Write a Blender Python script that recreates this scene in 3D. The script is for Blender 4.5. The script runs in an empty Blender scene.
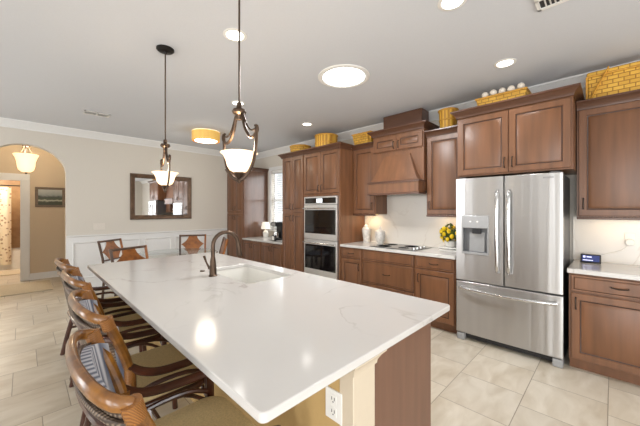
import bpy, bmesh, math, random
from mathutils import Vector, Matrix
random.seed(7)
PI = math.pi
SC = bpy.context.scene
COL = SC.collection

# ---------------------------------------------------------------- camera
cam = bpy.data.cameras.new('camera')
cam.sensor_width = 36.0
cam.lens = 36.0 * 295.0 / 640.0
cam.shift_y = -3.0 / 640.0
cam.clip_start = 0.02
co = bpy.data.objects.new('camera', cam); COL.objects.link(co)
co.location = (0, 0, 1.44)
co.rotation_euler = (PI / 2, 0, -math.atan2(.7095, .7047))
SC.camera = co

# ---------------------------------------------------------------- world, large lights, exposure
w = bpy.data.worlds.new('daylight'); SC.world = w; w.use_nodes = True
w.node_tree.nodes['Background'].inputs[0].default_value = (0.93, 0.97, 1.0, 1)
w.node_tree.nodes['Background'].inputs[1].default_value = 0.9

def area(name, loc, rot, sx, sy, power, col=(1, 1, 1), spread=180):
    l = bpy.data.lights.new(name, 'AREA'); l.shape = 'RECTANGLE'
    l.size = sx; l.size_y = sy; l.energy = power; l.color = col; l.spread = math.radians(spread)
    o = bpy.data.objects.new(name, l); COL.objects.link(o)
    o.location = loc; o.rotation_euler = rot
    return o

# added fill lights at unseen living-side openings; narrow ones streak the refrigerator steel
for yc, wd, pw in ((-2.1, .88, 75), (-.4, 1.08, 90), (1.45, .16, 8), (2.60, .10, 5), (3.32, .06, 3), (4.9, 1.28, 85)):
    area('added_fill_left', (-3.36, yc, 1.2), (PI / 2, 0, -PI / 2), wd, 2.1, pw, (.97, .985, 1))
for xc in (-1.0, 1.6):
    area('added_fill_back', (xc, -3.36, 1.2), (PI / 2, 0, 0), 1.6, 2.1, 78, (.97, .985, 1))
area('daylight_kitchen_window', (4.32, 5.1, 1.65), (PI / 2, 0, PI / 2), 1.0, 1.3, 25, (.97, .99, 1))

vs = SC.view_settings
vs.view_transform = 'Standard'; vs.look = 'None'; vs.gamma = 1.0; vs.use_curve_mapping = False
vs.exposure = -0.2

# ---------------------------------------------------------------- materials
def lin(c):
    out = []
    for v in c:
        v /= 255.0
        out.append(v / 12.92 if v <= .04045 else ((v + .055) / 1.055) ** 2.4)
    return (*out, 1)

def M(name, rgb, rough=.5, metal=0., ns=None, amt=0., stretch=(1, 1, 1), bump=0., coat=0., emit=0., ecol=None, trans=0., rgb2=None, detail=3., bdist=.01, spec=.5):
    m = bpy.data.materials.new(name); m.use_nodes = True
    nt = m.node_tree; b = nt.nodes['Principled BSDF']
    b.inputs['Base Color'].default_value = lin(rgb)
    b.inputs['Roughness'].default_value = rough
    b.inputs['Metallic'].default_value = metal
    b.inputs['Coat Weight'].default_value = coat
    b.inputs['Coat Roughness'].default_value = .12
    b.inputs['Specular IOR Level'].default_value = spec
    if trans: b.inputs['Transmission Weight'].default_value = trans
    if emit:
        b.inputs['Emission Color'].default_value = lin(ecol or rgb)
        b.inputs['Emission Strength'].default_value = emit
    if ns:
        tc = nt.nodes.new('ShaderNodeTexCoord'); mp = nt.nodes.new('ShaderNodeMapping')
        mp.inputs['Scale'].default_value = stretch
        n = nt.nodes.new('ShaderNodeTexNoise'); n.inputs['Scale'].default_value = ns; n.inputs['Detail'].default_value = detail
        nt.links.new(tc.outputs['Object'], mp.inputs[0]); nt.links.new(mp.outputs[0], n.inputs['Vector'])
        if amt or rgb2:
            r = nt.nodes.new('ShaderNodeValToRGB')
            c = lin(rgb)
            r.color_ramp.elements[0].position = .32; r.color_ramp.elements[1].position = .68
            r.color_ramp.elements[0].color = lin(rgb2) if rgb2 else (*[v * (1 - amt) for v in c[:3]], 1)
            r.color_ramp.elements[1].color = c if rgb2 else (*[min(1, v * (1 + amt)) for v in c[:3]], 1)
            nt.links.new(n.outputs['Fac'], r.inputs[0]); nt.links.new(r.outputs[0], b.inputs['Base Color'])
        if bump:
            bp = nt.nodes.new('ShaderNodeBump'); bp.inputs['Strength'].default_value = bump; bp.inputs['Distance'].default_value = bdist
            nt.links.new(n.outputs['Fac'], bp.inputs['Height']); nt.links.new(bp.outputs[0], b.inputs['Normal'])
    return m

def wave_mat(name, rgb, rgb2, scale, rough=.6, bands='X', weave=False, bump=.3, dist=0.):
    """striped or woven material: one or two crossed wave textures"""
    m = M(name, rgb, rough); nt = m.node_tree; b = nt.nodes['Principled BSDF']
    tc = nt.nodes.new('ShaderNodeTexCoord')
    wv = nt.nodes.new('ShaderNodeTexWave'); wv.bands_direction = bands; wv.inputs['Scale'].default_value = scale
    wv.inputs['Distortion'].default_value = dist
    nt.links.new(tc.outputs['Object'], wv.inputs['Vector'])
    fac = wv.outputs['Fac']
    if weave:
        w2 = nt.nodes.new('ShaderNodeTexWave'); w2.bands_direction = 'Z'; w2.inputs['Scale'].default_value = scale * .8
        nt.links.new(tc.outputs['Object'], w2.inputs['Vector'])
        mm = nt.nodes.new('ShaderNodeMath'); mm.operation = 'MULTIPLY'
        nt.links.new(fac, mm.inputs[0]); nt.links.new(w2.outputs['Fac'], mm.inputs[1]); fac = mm.outputs[0]
    mx = nt.nodes.new('ShaderNodeMix'); mx.data_type = 'RGBA'
    mx.inputs['A'].default_value = lin(rgb2); mx.inputs['B'].default_value = lin(rgb)
    nt.links.new(fac, mx.inputs['Factor']); nt.links.new(mx.outputs['Result'], b.inputs['Base Color'])
    if bump:
        bp = nt.nodes.new('ShaderNodeBump'); bp.inputs['Strength'].default_value = bump; bp.inputs['Distance'].default_value = .004
        nt.links.new(fac, bp.inputs['Height']); nt.links.new(bp.outputs[0], b.inputs['Normal'])
    return m

def quartz_mat(name, base, vein, scale=1.3, rough=.13, width=.012, strength=.6, off=(0, 0, 0)):
    m = M(name, base, rough); nt = m.node_tree; b = nt.nodes['Principled BSDF']
    tc = nt.nodes.new('ShaderNodeTexCoord'); mp = nt.nodes.new('ShaderNodeMapping')
    mp.inputs['Location'].default_value = off
    nt.links.new(tc.outputs['Object'], mp.inputs[0])
    n1 = nt.nodes.new('ShaderNodeTexNoise'); n1.inputs['Scale'].default_value = scale; n1.inputs['Detail'].default_value = 5
    n1.inputs['Distortion'].default_value = .7
    nt.links.new(mp.outputs[0], n1.inputs['Vector'])
    s = nt.nodes.new('ShaderNodeMath'); s.operation = 'SUBTRACT'; s.inputs[1].default_value = .5
    a = nt.nodes.new('ShaderNodeMath'); a.operation = 'ABSOLUTE'
    nt.links.new(n1.outputs['Fac'], s.inputs[0]); nt.links.new(s.outputs[0], a.inputs[0])
    r = nt.nodes.new('ShaderNodeMapRange'); r.inputs['From Min'].default_value = 0; r.inputs['From Max'].default_value = width
    r.inputs['To Min'].default_value = strength; r.inputs['To Max'].default_value = 0
    nt.links.new(a.outputs[0], r.inputs['Value'])
    n2 = nt.nodes.new('ShaderNodeTexNoise'); n2.inputs['Scale'].default_value = scale * 1.1; n2.inputs['Detail'].default_value = 2
    nt.links.new(tc.outputs['Object'], n2.inputs['Vector'])
    g = nt.nodes.new('ShaderNodeMapRange'); g.inputs['From Min'].default_value = .45; g.inputs['From Max'].default_value = .65
    nt.links.new(n2.outputs['Fac'], g.inputs['Value'])
    mu = nt.nodes.new('ShaderNodeMath'); mu.operation = 'MULTIPLY'
    nt.links.new(r.outputs[0], mu.inputs[0]); nt.links.new(g.outputs[0], mu.inputs[1])
    mx = nt.nodes.new('ShaderNodeMix'); mx.data_type = 'RGBA'
    mx.inputs['A'].default_value = lin(base); mx.inputs['B'].default_value = lin(vein)
    nt.links.new(mu.outputs[0], mx.inputs['Factor']); nt.links.new(mx.outputs['Result'], b.inputs['Base Color'])
    return m

def tile_floor_mat():
    """stone tiles .467 m, each row stepped by a third"""
    m = M('floor_tile', (206, 196, 178), .32); nt = m.node_tree; b = nt.nodes['Principled BSDF']
    L = nt.links.new
    def math_(op, a, bv=None):
        n = nt.nodes.new('ShaderNodeMath'); n.operation = op
        for i, v in enumerate((a, bv)):
            if v is None: continue
            if isinstance(v, (int, float)): n.inputs[i].default_value = v
            else: L(v, n.inputs[i])
        return n.outputs[0]
    geo = nt.nodes.new('ShaderNodeNewGeometry'); sp = nt.nodes.new('ShaderNodeSeparateXYZ'); L(geo.outputs['Position'], sp.inputs[0])
    P = .467
    ry = math_('DIVIDE', math_('SUBTRACT', sp.outputs[1], .026), P)
    row = math_('FLOOR', ry)
    rx = math_('DIVIDE', math_('SUBTRACT', math_('SUBTRACT', sp.outputs[0], .25), math_('MULTIPLY', row, P / 3)), P)
    colm = math_('FLOOR', rx)
    fx = math_('SUBTRACT', rx, colm); fy = math_('SUBTRACT', ry, row)
    ex = math_('MINIMUM', fx, math_('SUBTRACT', 1., fx)); ey = math_('MINIMUM', fy, math_('SUBTRACT', 1., fy))
    e = math_('MINIMUM', ex, ey)
    grout = math_('LESS_THAN', e, .0058)
    cb = nt.nodes.new('ShaderNodeCombineXYZ'); L(colm, cb.inputs[0]); L(row, cb.inputs[1])
    wn = nt.nodes.new('ShaderNodeTexWhiteNoise'); wn.noise_dimensions = '3D'; L(cb.outputs[0], wn.inputs['Vector'])
    # stone clouding, turned per tile
    va = nt.nodes.new('ShaderNodeVectorMath'); va.operation = 'MULTIPLY_ADD'
    L(wn.outputs['Color'], va.inputs[0]); va.inputs[1].default_value = (9, 9, 9); L(geo.outputs['Position'], va.inputs[2])
    mp = nt.nodes.new('ShaderNodeMapping'); mp.inputs['Scale'].default_value = (1.2, 3.2, 1); mp.inputs['Rotation'].default_value = (0, 0, .5)
    L(va.outputs[0], mp.inputs[0])
    no = nt.nodes.new('ShaderNodeTexNoise'); no.inputs['Scale'].default_value = 2.2; no.inputs['Detail'].default_value = 7; no.inputs['Distortion'].default_value = .8
    L(mp.outputs[0], no.inputs['Vector'])
    r = nt.nodes.new('ShaderNodeValToRGB')
    r.color_ramp.elements[0].position = .3; r.color_ramp.elements[0].color = lin((192, 179, 158))
    r.color_ramp.elements[1].position = .66; r.color_ramp.elements[1].color = lin((216, 207, 191))
    L(no.outputs['Fac'], r.inputs[0])
    hv = nt.nodes.new('ShaderNodeHueSaturation'); L(r.outputs[0], hv.inputs['Color'])
    mr = nt.nodes.new('ShaderNodeMapRange'); mr.inputs['To Min'].default_value = .93; mr.inputs['To Max'].default_value = 1.05
    L(wn.outputs['Value'], mr.inputs['Value']); L(mr.outputs[0], hv.inputs['Value'])
    mx = nt.nodes.new('ShaderNodeMix'); mx.data_type = 'RGBA'
    L(grout, mx.inputs['Factor']); L(hv.outputs[0], mx.inputs['A']); mx.inputs['B'].default_value = lin((150, 139, 122))
    L(mx.outputs['Result'], b.inputs['Base Color'])
    bp = nt.nodes.new('ShaderNodeBump'); bp.invert = True; bp.inputs['Strength'].default_value = .4; bp.inputs['Distance'].default_value = .002
    L(grout, bp.inputs['Height']); L(bp.outputs[0], b.inputs['Normal'])
    return m

def floral_mat():
    m = M('floral_curtain', (226, 214, 190), .8); nt = m.node_tree; b = nt.nodes['Principled BSDF']
    tc = nt.nodes.new('ShaderNodeTexCoord'); v = nt.nodes.new('ShaderNodeTexVoronoi'); v.inputs['Scale'].default_value = 14
    nt.links.new(tc.outputs['Object'], v.inputs['Vector'])
    r = nt.nodes.new('ShaderNodeValToRGB')
    r.color_ramp.elements[0].position = .28; r.color_ramp.elements[0].color = lin((168, 146, 124))
    r.color_ramp.elements[1].position = .36; r.color_ramp.elements[1].color = lin((228, 217, 194))
    nt.links.new(v.outputs['Distance'], r.inputs[0]); nt.links.new(r.outputs[0], b.inputs['Base Color'])
    return m

def painting_mat():
    """small landscape: pale sky, dark tree line, bright clearing, dark grass (object z from 0 to 1 over the canvas)"""
    m = M('landscape_paint', (150, 150, 140), .5); nt = m.node_tree; b = nt.nodes['Principled BSDF']
    tc = nt.nodes.new('ShaderNodeTexCoord'); sp = nt.nodes.new('ShaderNodeSeparateXYZ'); n = nt.nodes.new('ShaderNodeTexNoise')
    n.inputs['Scale'].default_value = 14; n.inputs['Detail'].default_value = 5
    nt.links.new(tc.outputs['Object'], sp.inputs[0]); nt.links.new(tc.outputs['Object'], n.inputs['Vector'])
    a = nt.nodes.new('ShaderNodeMath'); a.operation = 'MULTIPLY_ADD'; a.inputs[1].default_value = .09; nt.links.new(n.outputs['Fac'], a.inputs[0]); nt.links.new(sp.outputs[2], a.inputs[2])
    mr = nt.nodes.new('ShaderNodeMapRange'); mr.inputs['From Min'].default_value = .05; mr.inputs['From Max'].default_value = .40
    nt.links.new(a.outputs[0], mr.inputs['Value'])
    r = nt.nodes.new('ShaderNodeValToRGB'); cr = r.color_ramp
    cr.elements[0].position = 0; cr.elements[0].color = lin((58, 62, 50))
    cr.elements[1].position = 1; cr.elements[1].color = lin((182, 184, 178))
    for p, c in ((.3, (72, 78, 60)), (.4, (190, 190, 170)), (.46, (86, 92, 74)), (.6, (74, 82, 72)), (.72, (150, 156, 152))):
        e = cr.elements.new(p); e.color = lin(c)
    nt.links.new(mr.outputs[0], r.inputs[0]); nt.links.new(r.outputs[0], b.inputs['Base Color'])
    return m

WOOD = M('cherry_wood', (116, 77, 50), .36, ns=4, amt=.2, stretch=(4, 4, .35), detail=5, spec=.6)
WOODP = M('polished_wood_side', (104, 74, 58), .2, ns=4, amt=.15, stretch=(4, 4, .35), coat=.6)
GLAZE = M('dark_glaze', (60, 38, 27), .4)
WOODK = M('crown_wood_shaded', (88, 57, 40), .36, ns=5, amt=.14, stretch=(1, .7, 6), coat=.15)  # cabinet wood darkened, the crown's shadow put into its colour
ENDP = M('island_veneer', (112, 80, 62), .42, ns=4, amt=.1, stretch=(6, 6, .5))
BRONZE = M('oil_rubbed_bronze', (84, 68, 56), .36, .85, ns=8, amt=.2)
PULL = M('dark_pull_metal', (72, 60, 52), .35, .8)
BLACKM = M('black_canopy_metal', (36, 33, 31), .4, .6)
QUARTZ = quartz_mat('white_quartz', (208, 205, 201), (150, 141, 131), 1.5, .12, .011, .55)
SPLASH = quartz_mat('splash_stone', (224, 218, 209), (184, 170, 152), 1.6, .22, .014, .5, (3, 1, 2))
WALL = M('beige_wall_paint', (212, 206, 196), .85, ns=60, amt=.015)
HALLW = M('tan_hall_paint', (208, 190, 164), .85, ns=60, amt=.015)
CEIL = M('white_ceiling_paint', (209, 211, 215), .9, ns=90, amt=.012)
TRIM = M('white_trim_paint', (228, 228, 227), .42, ns=40, amt=.008)
FLOOR = tile_floor_mat()
CREAM = M('cream_painted_wood', (206, 192, 170), .5, ns=30, amt=.01)
TAN = M('tan_knee_wall_paint', (190, 158, 104), .8, ns=60, amt=.015)
def steel(name, rgb=(196, 195, 194), rough=.34, stretch=(1, 6, .1), bump=.6):
    m = M(name, rgb, rough, 1., ns=1.6, amt=.05, stretch=stretch, bump=bump, bdist=.012, detail=1.5)
    nt = m.node_tree; b = nt.nodes['Principled BSDF']; b.inputs['Anisotropic'].default_value = .85; b.inputs['Anisotropic Rotation'].default_value = .25
    tg = nt.nodes.new('ShaderNodeTangent'); tg.direction_type = 'RADIAL'; tg.axis = 'Z'
    nt.links.new(tg.outputs[0], b.inputs['Tangent'])
    return m
STEEL = steel('brushed_steel')
STEELD = M('dark_steel_side', (92, 92, 94), .4, .5, ns=30, amt=.03)
STEELH = M('polished_steel_handle', (206, 206, 206), .2, 1., ns=20, amt=.02)
BLACKG = M('black_oven_glass', (14, 14, 16), .06, ns=3, amt=.05, spec=.8)
DARKP = M('dark_plastic', (34, 34, 36), .4, ns=20, amt=.05)
GREYP = M('grey_plastic', (150, 150, 150), .4, ns=20, amt=.03)
WHITEP = M('white_plastic', (235, 233, 228), .35, ns=20, amt=.01)
WHITEC = M('white_ceramic', (232, 230, 224), .2, ns=9, amt=.02)
RATTAN = M('amber_rattan', (150, 100, 40), .28, ns=9, rgb2=(88, 50, 18), stretch=(2, 2, 2), coat=.4, detail=4)
RATTAND = M('dark_rattan', (84, 44, 28), .28, ns=10, rgb2=(52, 26, 18), coat=.4)
RATTANW = wave_mat('rattan_binding', (154, 102, 46), (118, 72, 32), 90, .4, 'DIAGONAL')
CANE = wave_mat('woven_cane', (140, 122, 104), (66, 52, 42), 26, .55, 'Y', True, .5)
STRIPE = wave_mat('striped_fabric', (190, 190, 194), (92, 96, 112), 9, .9, 'Y', False, .1)
SEATF = M('gold_seat_fabric', (226, 202, 150), .9, ns=120, amt=.1, bump=.15)
DWOOD = M('dining_dark_wood', (86, 62, 46), .4, ns=8, amt=.2, stretch=(4, 4, 1))
DAMBER = M('dining_amber_splat', (166, 102, 40), .35, ns=12, rgb2=(120, 66, 24), coat=.2)
TABLEG = M('grey_table_top', (176, 178, 176), .12, ns=5, amt=.06, coat=.3)
GLOW = M('lit_opal_glass', (255, 238, 214), .4, ns=6, amt=.02, emit=1.5, ecol=(255, 216, 170))
GLOWW = M('lit_white_lens', (255, 252, 245), .4, emit=7., ecol=(255, 250, 240))
GLOWS = M('lit_skylight_lens', (255, 255, 255), .4, emit=5., ecol=(255, 255, 255))
DRUM = M('amber_drum_shade', (238, 200, 118), .7, ns=18, amt=.1, stretch=(1, 1, .2), emit=.3, ecol=(255, 190, 80))
def brick_weave(name, c1, c2, gap, scale):
    m = M(name, c1, .55); nt = m.node_tree; b = nt.nodes['Principled BSDF']; L = nt.links.new
    tc = nt.nodes.new('ShaderNodeTexCoord'); sp = nt.nodes.new('ShaderNodeSeparateXYZ'); cb = nt.nodes.new('ShaderNodeCombineXYZ')
    L(tc.outputs['Object'], sp.inputs[0]); L(sp.outputs[1], cb.inputs[0]); L(sp.outputs[2], cb.inputs[1])
    br = nt.nodes.new('ShaderNodeTexBrick'); br.inputs['Scale'].default_value = scale
    br.inputs['Color1'].default_value = lin(c1); br.inputs['Color2'].default_value = lin(c2); br.inputs['Mortar'].default_value = lin(gap)
    br.inputs['Mortar Size'].default_value = .035; br.inputs['Mortar Smooth'].default_value = .8
    L(cb.outputs[0], br.inputs['Vector']); L(br.outputs['Color'], b.inputs['Base Color'])
    bp = nt.nodes.new('ShaderNodeBump'); bp.invert = True; bp.inputs['Strength'].default_value = .5; bp.inputs['Distance'].default_value = .006
    L(br.outputs['Fac'], bp.inputs['Height']); L(bp.outputs[0], b.inputs['Normal'])
    return m
BASKET = brick_weave('woven_basket', (226, 178, 70), (206, 156, 54), (150, 102, 34), 7)
BASKETD = M('basket_rim', (204, 150, 56), .5, ns=30, amt=.2)
BASKETH = wave_mat('vertical_splint_basket', (226, 178, 66), (170, 116, 34), 7, .55, 'Y', False, .5, .6)
MIRROR = M('mirror_glass', (232, 232, 232), .02, 1.)
MFRAME = M('bronze_mirror_frame', (96, 74, 56), .38, .35, ns=14, amt=.3)
PAINTF = M('weathered_picture_frame', (122, 106, 90), .6, ns=20, amt=.2, stretch=(1, 1, 6))
PAINT = painting_mat()
BATHT = M('brown_bath_tile', (188, 152, 106), .4, ns=5, rgb2=(162, 124, 80), detail=6)
CURT = floral_mat()
RUG = M('beige_rug', (204, 192, 168), .95, ns=150, amt=.12, bump=.4)
LEAF = M('green_leaf', (74, 92, 38), .5, ns=20, amt=.3)
LEMON = M('yellow_lemon', (240, 204, 20), .45, ns=25, amt=.08, bump=.1)
SCREEN = M('lit_blue_screen', (60, 72, 130), .2, ns=40, amt=.2, emit=.18, ecol=(70, 84, 160))
SCREENW = M('lit_white_marks', (220, 224, 255), .3, emit=.9)
GLASSB = M('cooktop_glass', (40, 44, 46), .08, ns=10, amt=.05)
SHELLM = M('white_shell', (236, 226, 210), .5, ns=14, amt=.06)
BLIND = M('white_blind_slat', (240, 240, 238), .5, ns=30, amt=.01)
VENTD = M('vent_dark', (50, 49, 48), .7, ns=20, amt=.05)

# ---------------------------------------------------------------- helpers
ORG = {}
class MB:
    """collects shapes in world (or thing-local) coordinates; build() links them as ONE mesh object"""
    def __init__(s): s.bm = bmesh.new(); s.mi = 0
    def _f(s, vs):
        try:
            f = s.bm.faces.new(vs); f.material_index = s.mi; return f
        except ValueError: return None
    def box(s, x0, x1, y0, y1, z0, z1):
        v = [s.bm.verts.new((x, y, z)) for x in (x0, x1) for y in (y0, y1) for z in (z0, z1)]
        for q in ((0, 1, 3, 2), (4, 6, 7, 5), (0, 4, 5, 1), (2, 3, 7, 6), (0, 2, 6, 4), (1, 5, 7, 3)): s._f([v[i] for i in q])
        return s
    def hexa(s, lo, hi):
        """two quads (lists of 4 points) joined"""
        a = [s.bm.verts.new(p) for p in lo]; b = [s.bm.verts.new(p) for p in hi]
        s._f(a[::-1]); s._f(b)
        for i in range(4): s._f([a[i], a[(i + 1) % 4], b[(i + 1) % 4], b[i]])
        return s
    def rings(s, rs, cap=True, closed=True):
        """rs: list of rings, each a list of points with the same count"""
        vr = [[s.bm.verts.new(p) for p in r] for r in rs]
        n = len(vr[0])
        for a, b in zip(vr, vr[1:]):
            for i in range(n if closed else n - 1): s._f([a[i], a[(i + 1) % n], b[(i + 1) % n], b[i]])
        if cap: s._f(vr[0][::-1]); s._f(vr[-1])
        return s
    def tube(s, pts, r, n=8, flat=None, closed=False):
        pts = [Vector(p) for p in pts]; k = len(pts)
        rr = r if isinstance(r, (list, tuple)) else [r] * k
        if 4 <= k <= 10 and not closed:
            P2, R2 = [], []
            for i in range(k - 1):
                p0, p1, p2, p3 = pts[max(i - 1, 0)], pts[i], pts[i + 1], pts[min(i + 2, k - 1)]
                for j in range(3):
                    t = j / 3
                    P2.append(.5 * (2 * p1 + (p2 - p0) * t + (2 * p0 - 5 * p1 + 4 * p2 - p3) * t * t + (3 * p1 - p0 - 3 * p2 + p3) * t ** 3))
                    R2.append(rr[i] + (rr[i + 1] - rr[i]) * t)
            pts, rr = P2 + [pts[-1]], R2 + [rr[-1]]; k = len(pts)
        up = None; rs = []
        for i, p in enumerate(pts):
            if closed: t = pts[(i + 1) % k] - pts[i - 1]
            else: t = pts[min(i + 1, k - 1)] - pts[max(i - 1, 0)]
            t.normalize()
            if up is None:
                up = Vector((0, 0, 1)) if abs(t.z) < .9 else Vector((1, 0, 0))
            u = (up - t * up.dot(t)).normalized(); v = t.cross(u); up = u
            fu, fv = flat if flat else (1, 1)
            rs.append([p + (u * math.cos(2 * PI * j / n) * fu + v * math.sin(2 * PI * j / n) * fv) * rr[i] for j in range(n)])
        if closed: rs.append(rs[0])
        return s.rings(rs, cap=not closed)
    def cyl(s, p0, p1, r0, r1=None, n=16): return s.tube([p0, p1], [r0, r0 if r1 is None else r1], n)
    def lathe(s, c, prof, n=24, sx=1, sy=1):
        rs = [[(c[0] + r * sx * math.cos(2 * PI * j / n), c[1] + r * sy * math.sin(2 * PI * j / n), c[2] + z) for j in range(n)] for r, z in prof]
        return s.rings(rs)
    def prism(s, poly, ax, a0, a1):
        """poly in the two other axes (in x,y,z order), extruded along ax"""
        def P(p, a): return {'x': (a, p[0], p[1]), 'y': (p[0], a, p[1]), 'z': (p[0], p[1], a)}[ax]
        return s.rings([[P(p, a0) for p in poly], [P(p, a1) for p in poly]])
    def sweep(s, path, prof, side=1):
        """prof (out, z) carried along the plan path with mitred corners"""
        pts = [Vector(p) for p in path]; rs = []
        for i, p in enumerate(pts):
            ns = []
            for a, b in ((i - 1, i), (i, i + 1)):
                if a >= 0 and b < len(pts):
                    d = (pts[b] - pts[a]).normalized(); ns.append(Vector((d.y, -d.x)) * side)
            nn = ns[0] if len(ns) == 1 else (ns[0] + ns[1]).normalized()
            c = nn.dot(ns[0])
            rs.append([(p.x + nn.x * o / c, p.y + nn.y * o / c, z) for o, z in prof])
        return s.rings(rs)
    def ball(s, c, r, n=10, m=7, sx=1, sy=1, sz=1):
        prof = [(max(1e-4, r * math.sin(PI * i / m)), -r * sz * math.cos(PI * i / m)) for i in range(m + 1)]
        return s.lathe(c, prof, n, sx, sy)
    def panel(s, x, y0, y1, z0, z1, d=-1, wd=.055, th=.02, w2=None, raised=True):
        """raised-panel door on the plane x, facing d along x; grooves get material slot 1"""
        def ring(i, o): return [(x + d * o, y, z) for y, z in ((y0 + i, z0 + i), (y1 - i, z0 + i), (y1 - i, z1 - i), (y0 + i, z1 - i))]
        L = [(0, 0), (0, th - .004), (.004, th)]
        if raised: L += [(wd, th), (wd + .004, th - .009), (wd + .013, th - .011), (wd + .016, th - .009), (wd + .04, th - .002)]
        else: L += [(.018, th), (.022, th - .004), (.026, th)]
        vr = [[s.bm.verts.new(p) for p in ring(*l)] for l in L]
        for k, (a, b) in enumerate(zip(vr, vr[1:])):
            s.mi = 1 if (raised and k == 4) or (not raised and k == 3) else 0
            for i in range(4): s._f([a[i], a[(i + 1) % 4], b[(i + 1) % 4], b[i]])
        s.mi = 0
        s._f(vr[0][::-1]); s._f(vr[-1])
        return s
    def build(s, name, mat, parent=None, bevel=0., smooth=True, seg=2, sub=0):
        bm = s.bm
        bmesh.ops.recalc_face_normals(bm, faces=bm.faces)
        if parent is not None and parent.name in ORG and ORG[parent.name] is not None:
            bmesh.ops.translate(bm, verts=bm.verts, vec=-ORG[parent.name])
        if smooth:
            for f in bm.faces: f.smooth = True
            for e in bm.edges:
                if len(e.link_faces) != 2 or e.calc_face_angle(0) > .6: e.smooth = False
        me = bpy.data.meshes.new(name); bm.to_mesh(me); bm.free()
        for m in (mat if isinstance(mat, (list, tuple)) else [mat]): me.materials.append(m)
        o = bpy.data.objects.new(name, me); COL.objects.link(o)
        if parent is not None:
            o.parent = parent
            ORG[o.name] = ORG.get(parent.name)
        if bevel:
            b = o.modifiers.new('bevel', 'BEVEL'); b.width = bevel; b.segments = seg; b.limit_method = 'ANGLE'; b.angle_limit = .6
        if sub:
            b = o.modifiers.new('sub', 'SUBSURF'); b.levels = sub; b.render_levels = sub
        return o

def thing(name, label, cat, loc=(0, 0, 0), rz=0., group=None, local=False):
    o = bpy.data.objects.new(name, None); COL.objects.link(o)
    o.empty_display_size = .05
    o.location = loc; o.rotation_euler = (0, 0, rz)
    o['label'] = label; o['category'] = cat
    if group: o['group'] = group
    ORG[o.name] = None if local else Vector(loc)
    return o

def tag(o, label, cat, group=None):
    o['label'] = label; o['category'] = cat
    if group: o['group'] = group
    return o

def struct(o):
    o['kind'] = 'structure'; return o

def dup(root, loc, rz=None, label=None):
    r = root.copy(); COL.objects.link(r); r.location = loc
    if rz is not None: r.rotation_euler = (0, 0, rz)
    if label: r['label'] = label
    for ch in list(root.children):
        c = ch.copy(); COL.objects.link(c); c.parent = r
        for g in list(ch.children):
            d = g.copy(); COL.objects.link(d); d.parent = c
    return r

def at_base(mb_obj, loc):
    """move the origin of a one-mesh thing to its base"""
    mb_obj.data.transform(Matrix.Translation(-Vector(loc))); mb_obj.location = loc
    return mb_obj

def point(name, loc, power, col=(1, .85, .66), r=.05, parent=None):
    l = bpy.data.lights.new(name, 'POINT'); l.energy = power; l.color = col; l.shadow_soft_size = r
    o = bpy.data.objects.new(name, l); COL.objects.link(o); o.location = loc
    return o

# ================================================================ THE SETTING
XW, YF, ZC = 4.12, 6.60, 2.83
XL, YB = -3.2, -3.2
struct(MB().box(XL - .2, XW + .15, YB - .2, 11.4, -.1, 0).build('floor', FLOOR, smooth=False))
struct(MB().box(XL - .2, XW + .15, YB - .2, 11.4, ZC, ZC + .1).build('ceiling', CEIL, smooth=False))
# kitchen wall with the window over the buffet
WY0, WY1, WZ0, WZ1 = 4.60, 5.70, .98, 2.36
m = MB().box(XW, XW + .15, YB, WY0, 0, ZC).box(XW, XW + .15, WY1, YF + .15, 0, ZC).box(XW, XW + .15, WY0, WY1, 0, WZ0).box(XW, XW + .15, WY0, WY1, WZ1, ZC)
struct(m.build('wall_right', WALL, smooth=False))
# far wall with the arch
AC, AH, AS, AR = .03, .487, 2.04, .447
arc = [(AC + AH * math.cos(PI * i / 28), AS + AR * math.sin(PI * i / 28)) for i in range(29)]
m = MB()
m.box(AC + AH, XW, YF, YF + .15, 0, ZC)
m.box(XL, AC - AH, YF, YF + .15, 0, ZC)
for (xa, za), (xb, zb) in zip(arc, arc[1:]):
    m.hexa([(xa, YF, za), (xb, YF, zb), (xb, YF + .15, zb), (xa, YF + .15, za)], [(xa, YF, ZC), (xb, YF, ZC), (xb, YF + .15, ZC), (xa, YF + .15, ZC)])
struct(m.build('wall_far', WALL, smooth=False))
# unseen living-side walls; their openings are invented and placed for the fill light
def holed(axis, pos, a0, a1, holes, zt, name):
    m = MB(); cur = a0
    def bx(p, q, z0, z1):
        if q - p > .001:
            if axis == 'x': m.box(pos - .12, pos, p, q, z0, z1)
            else: m.box(p, q, pos - .12, pos, z0, z1)
    for h0, h1 in holes:
        bx(cur, h0, 0, ZC); bx(h0, h1, zt, ZC); cur = h1
    bx(cur, a1, 0, ZC)
    return struct(m.build(name, WALL, smooth=False))
lh = [(-2.6, -1.6), (-1.0, .2), (1.31, 1.59), (2.49, 2.71), (3.23, 3.41), (4.2, 5.6)]  # added openings: wide ones light the cabinets, narrow ones streak the refrigerator
bh = [(-1.9, -.1), (.7, 2.5)]
holed('x', XL, YB, YF, lh, 2.3, 'wall_left')
holed('y', YB, XL, XW, bh, 2.3, 'wall_back')
for k, (a, b) in enumerate(lh):
    m = MB()
    for p, q, z0, z1 in ((a, a + .06, 0, 2.3), (b - .06, b, 0, 2.3), (a, b, 0, .1), (a, b, 2.22, 2.3), (a, b, 1.1, 1.14)): m.box(XL - .1, XL - .04, p, q, z0, z1)
    o = struct(m.build('window_%d' % (k + 2), TRIM, smooth=False))  # frames of the added left openings, out of view
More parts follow.
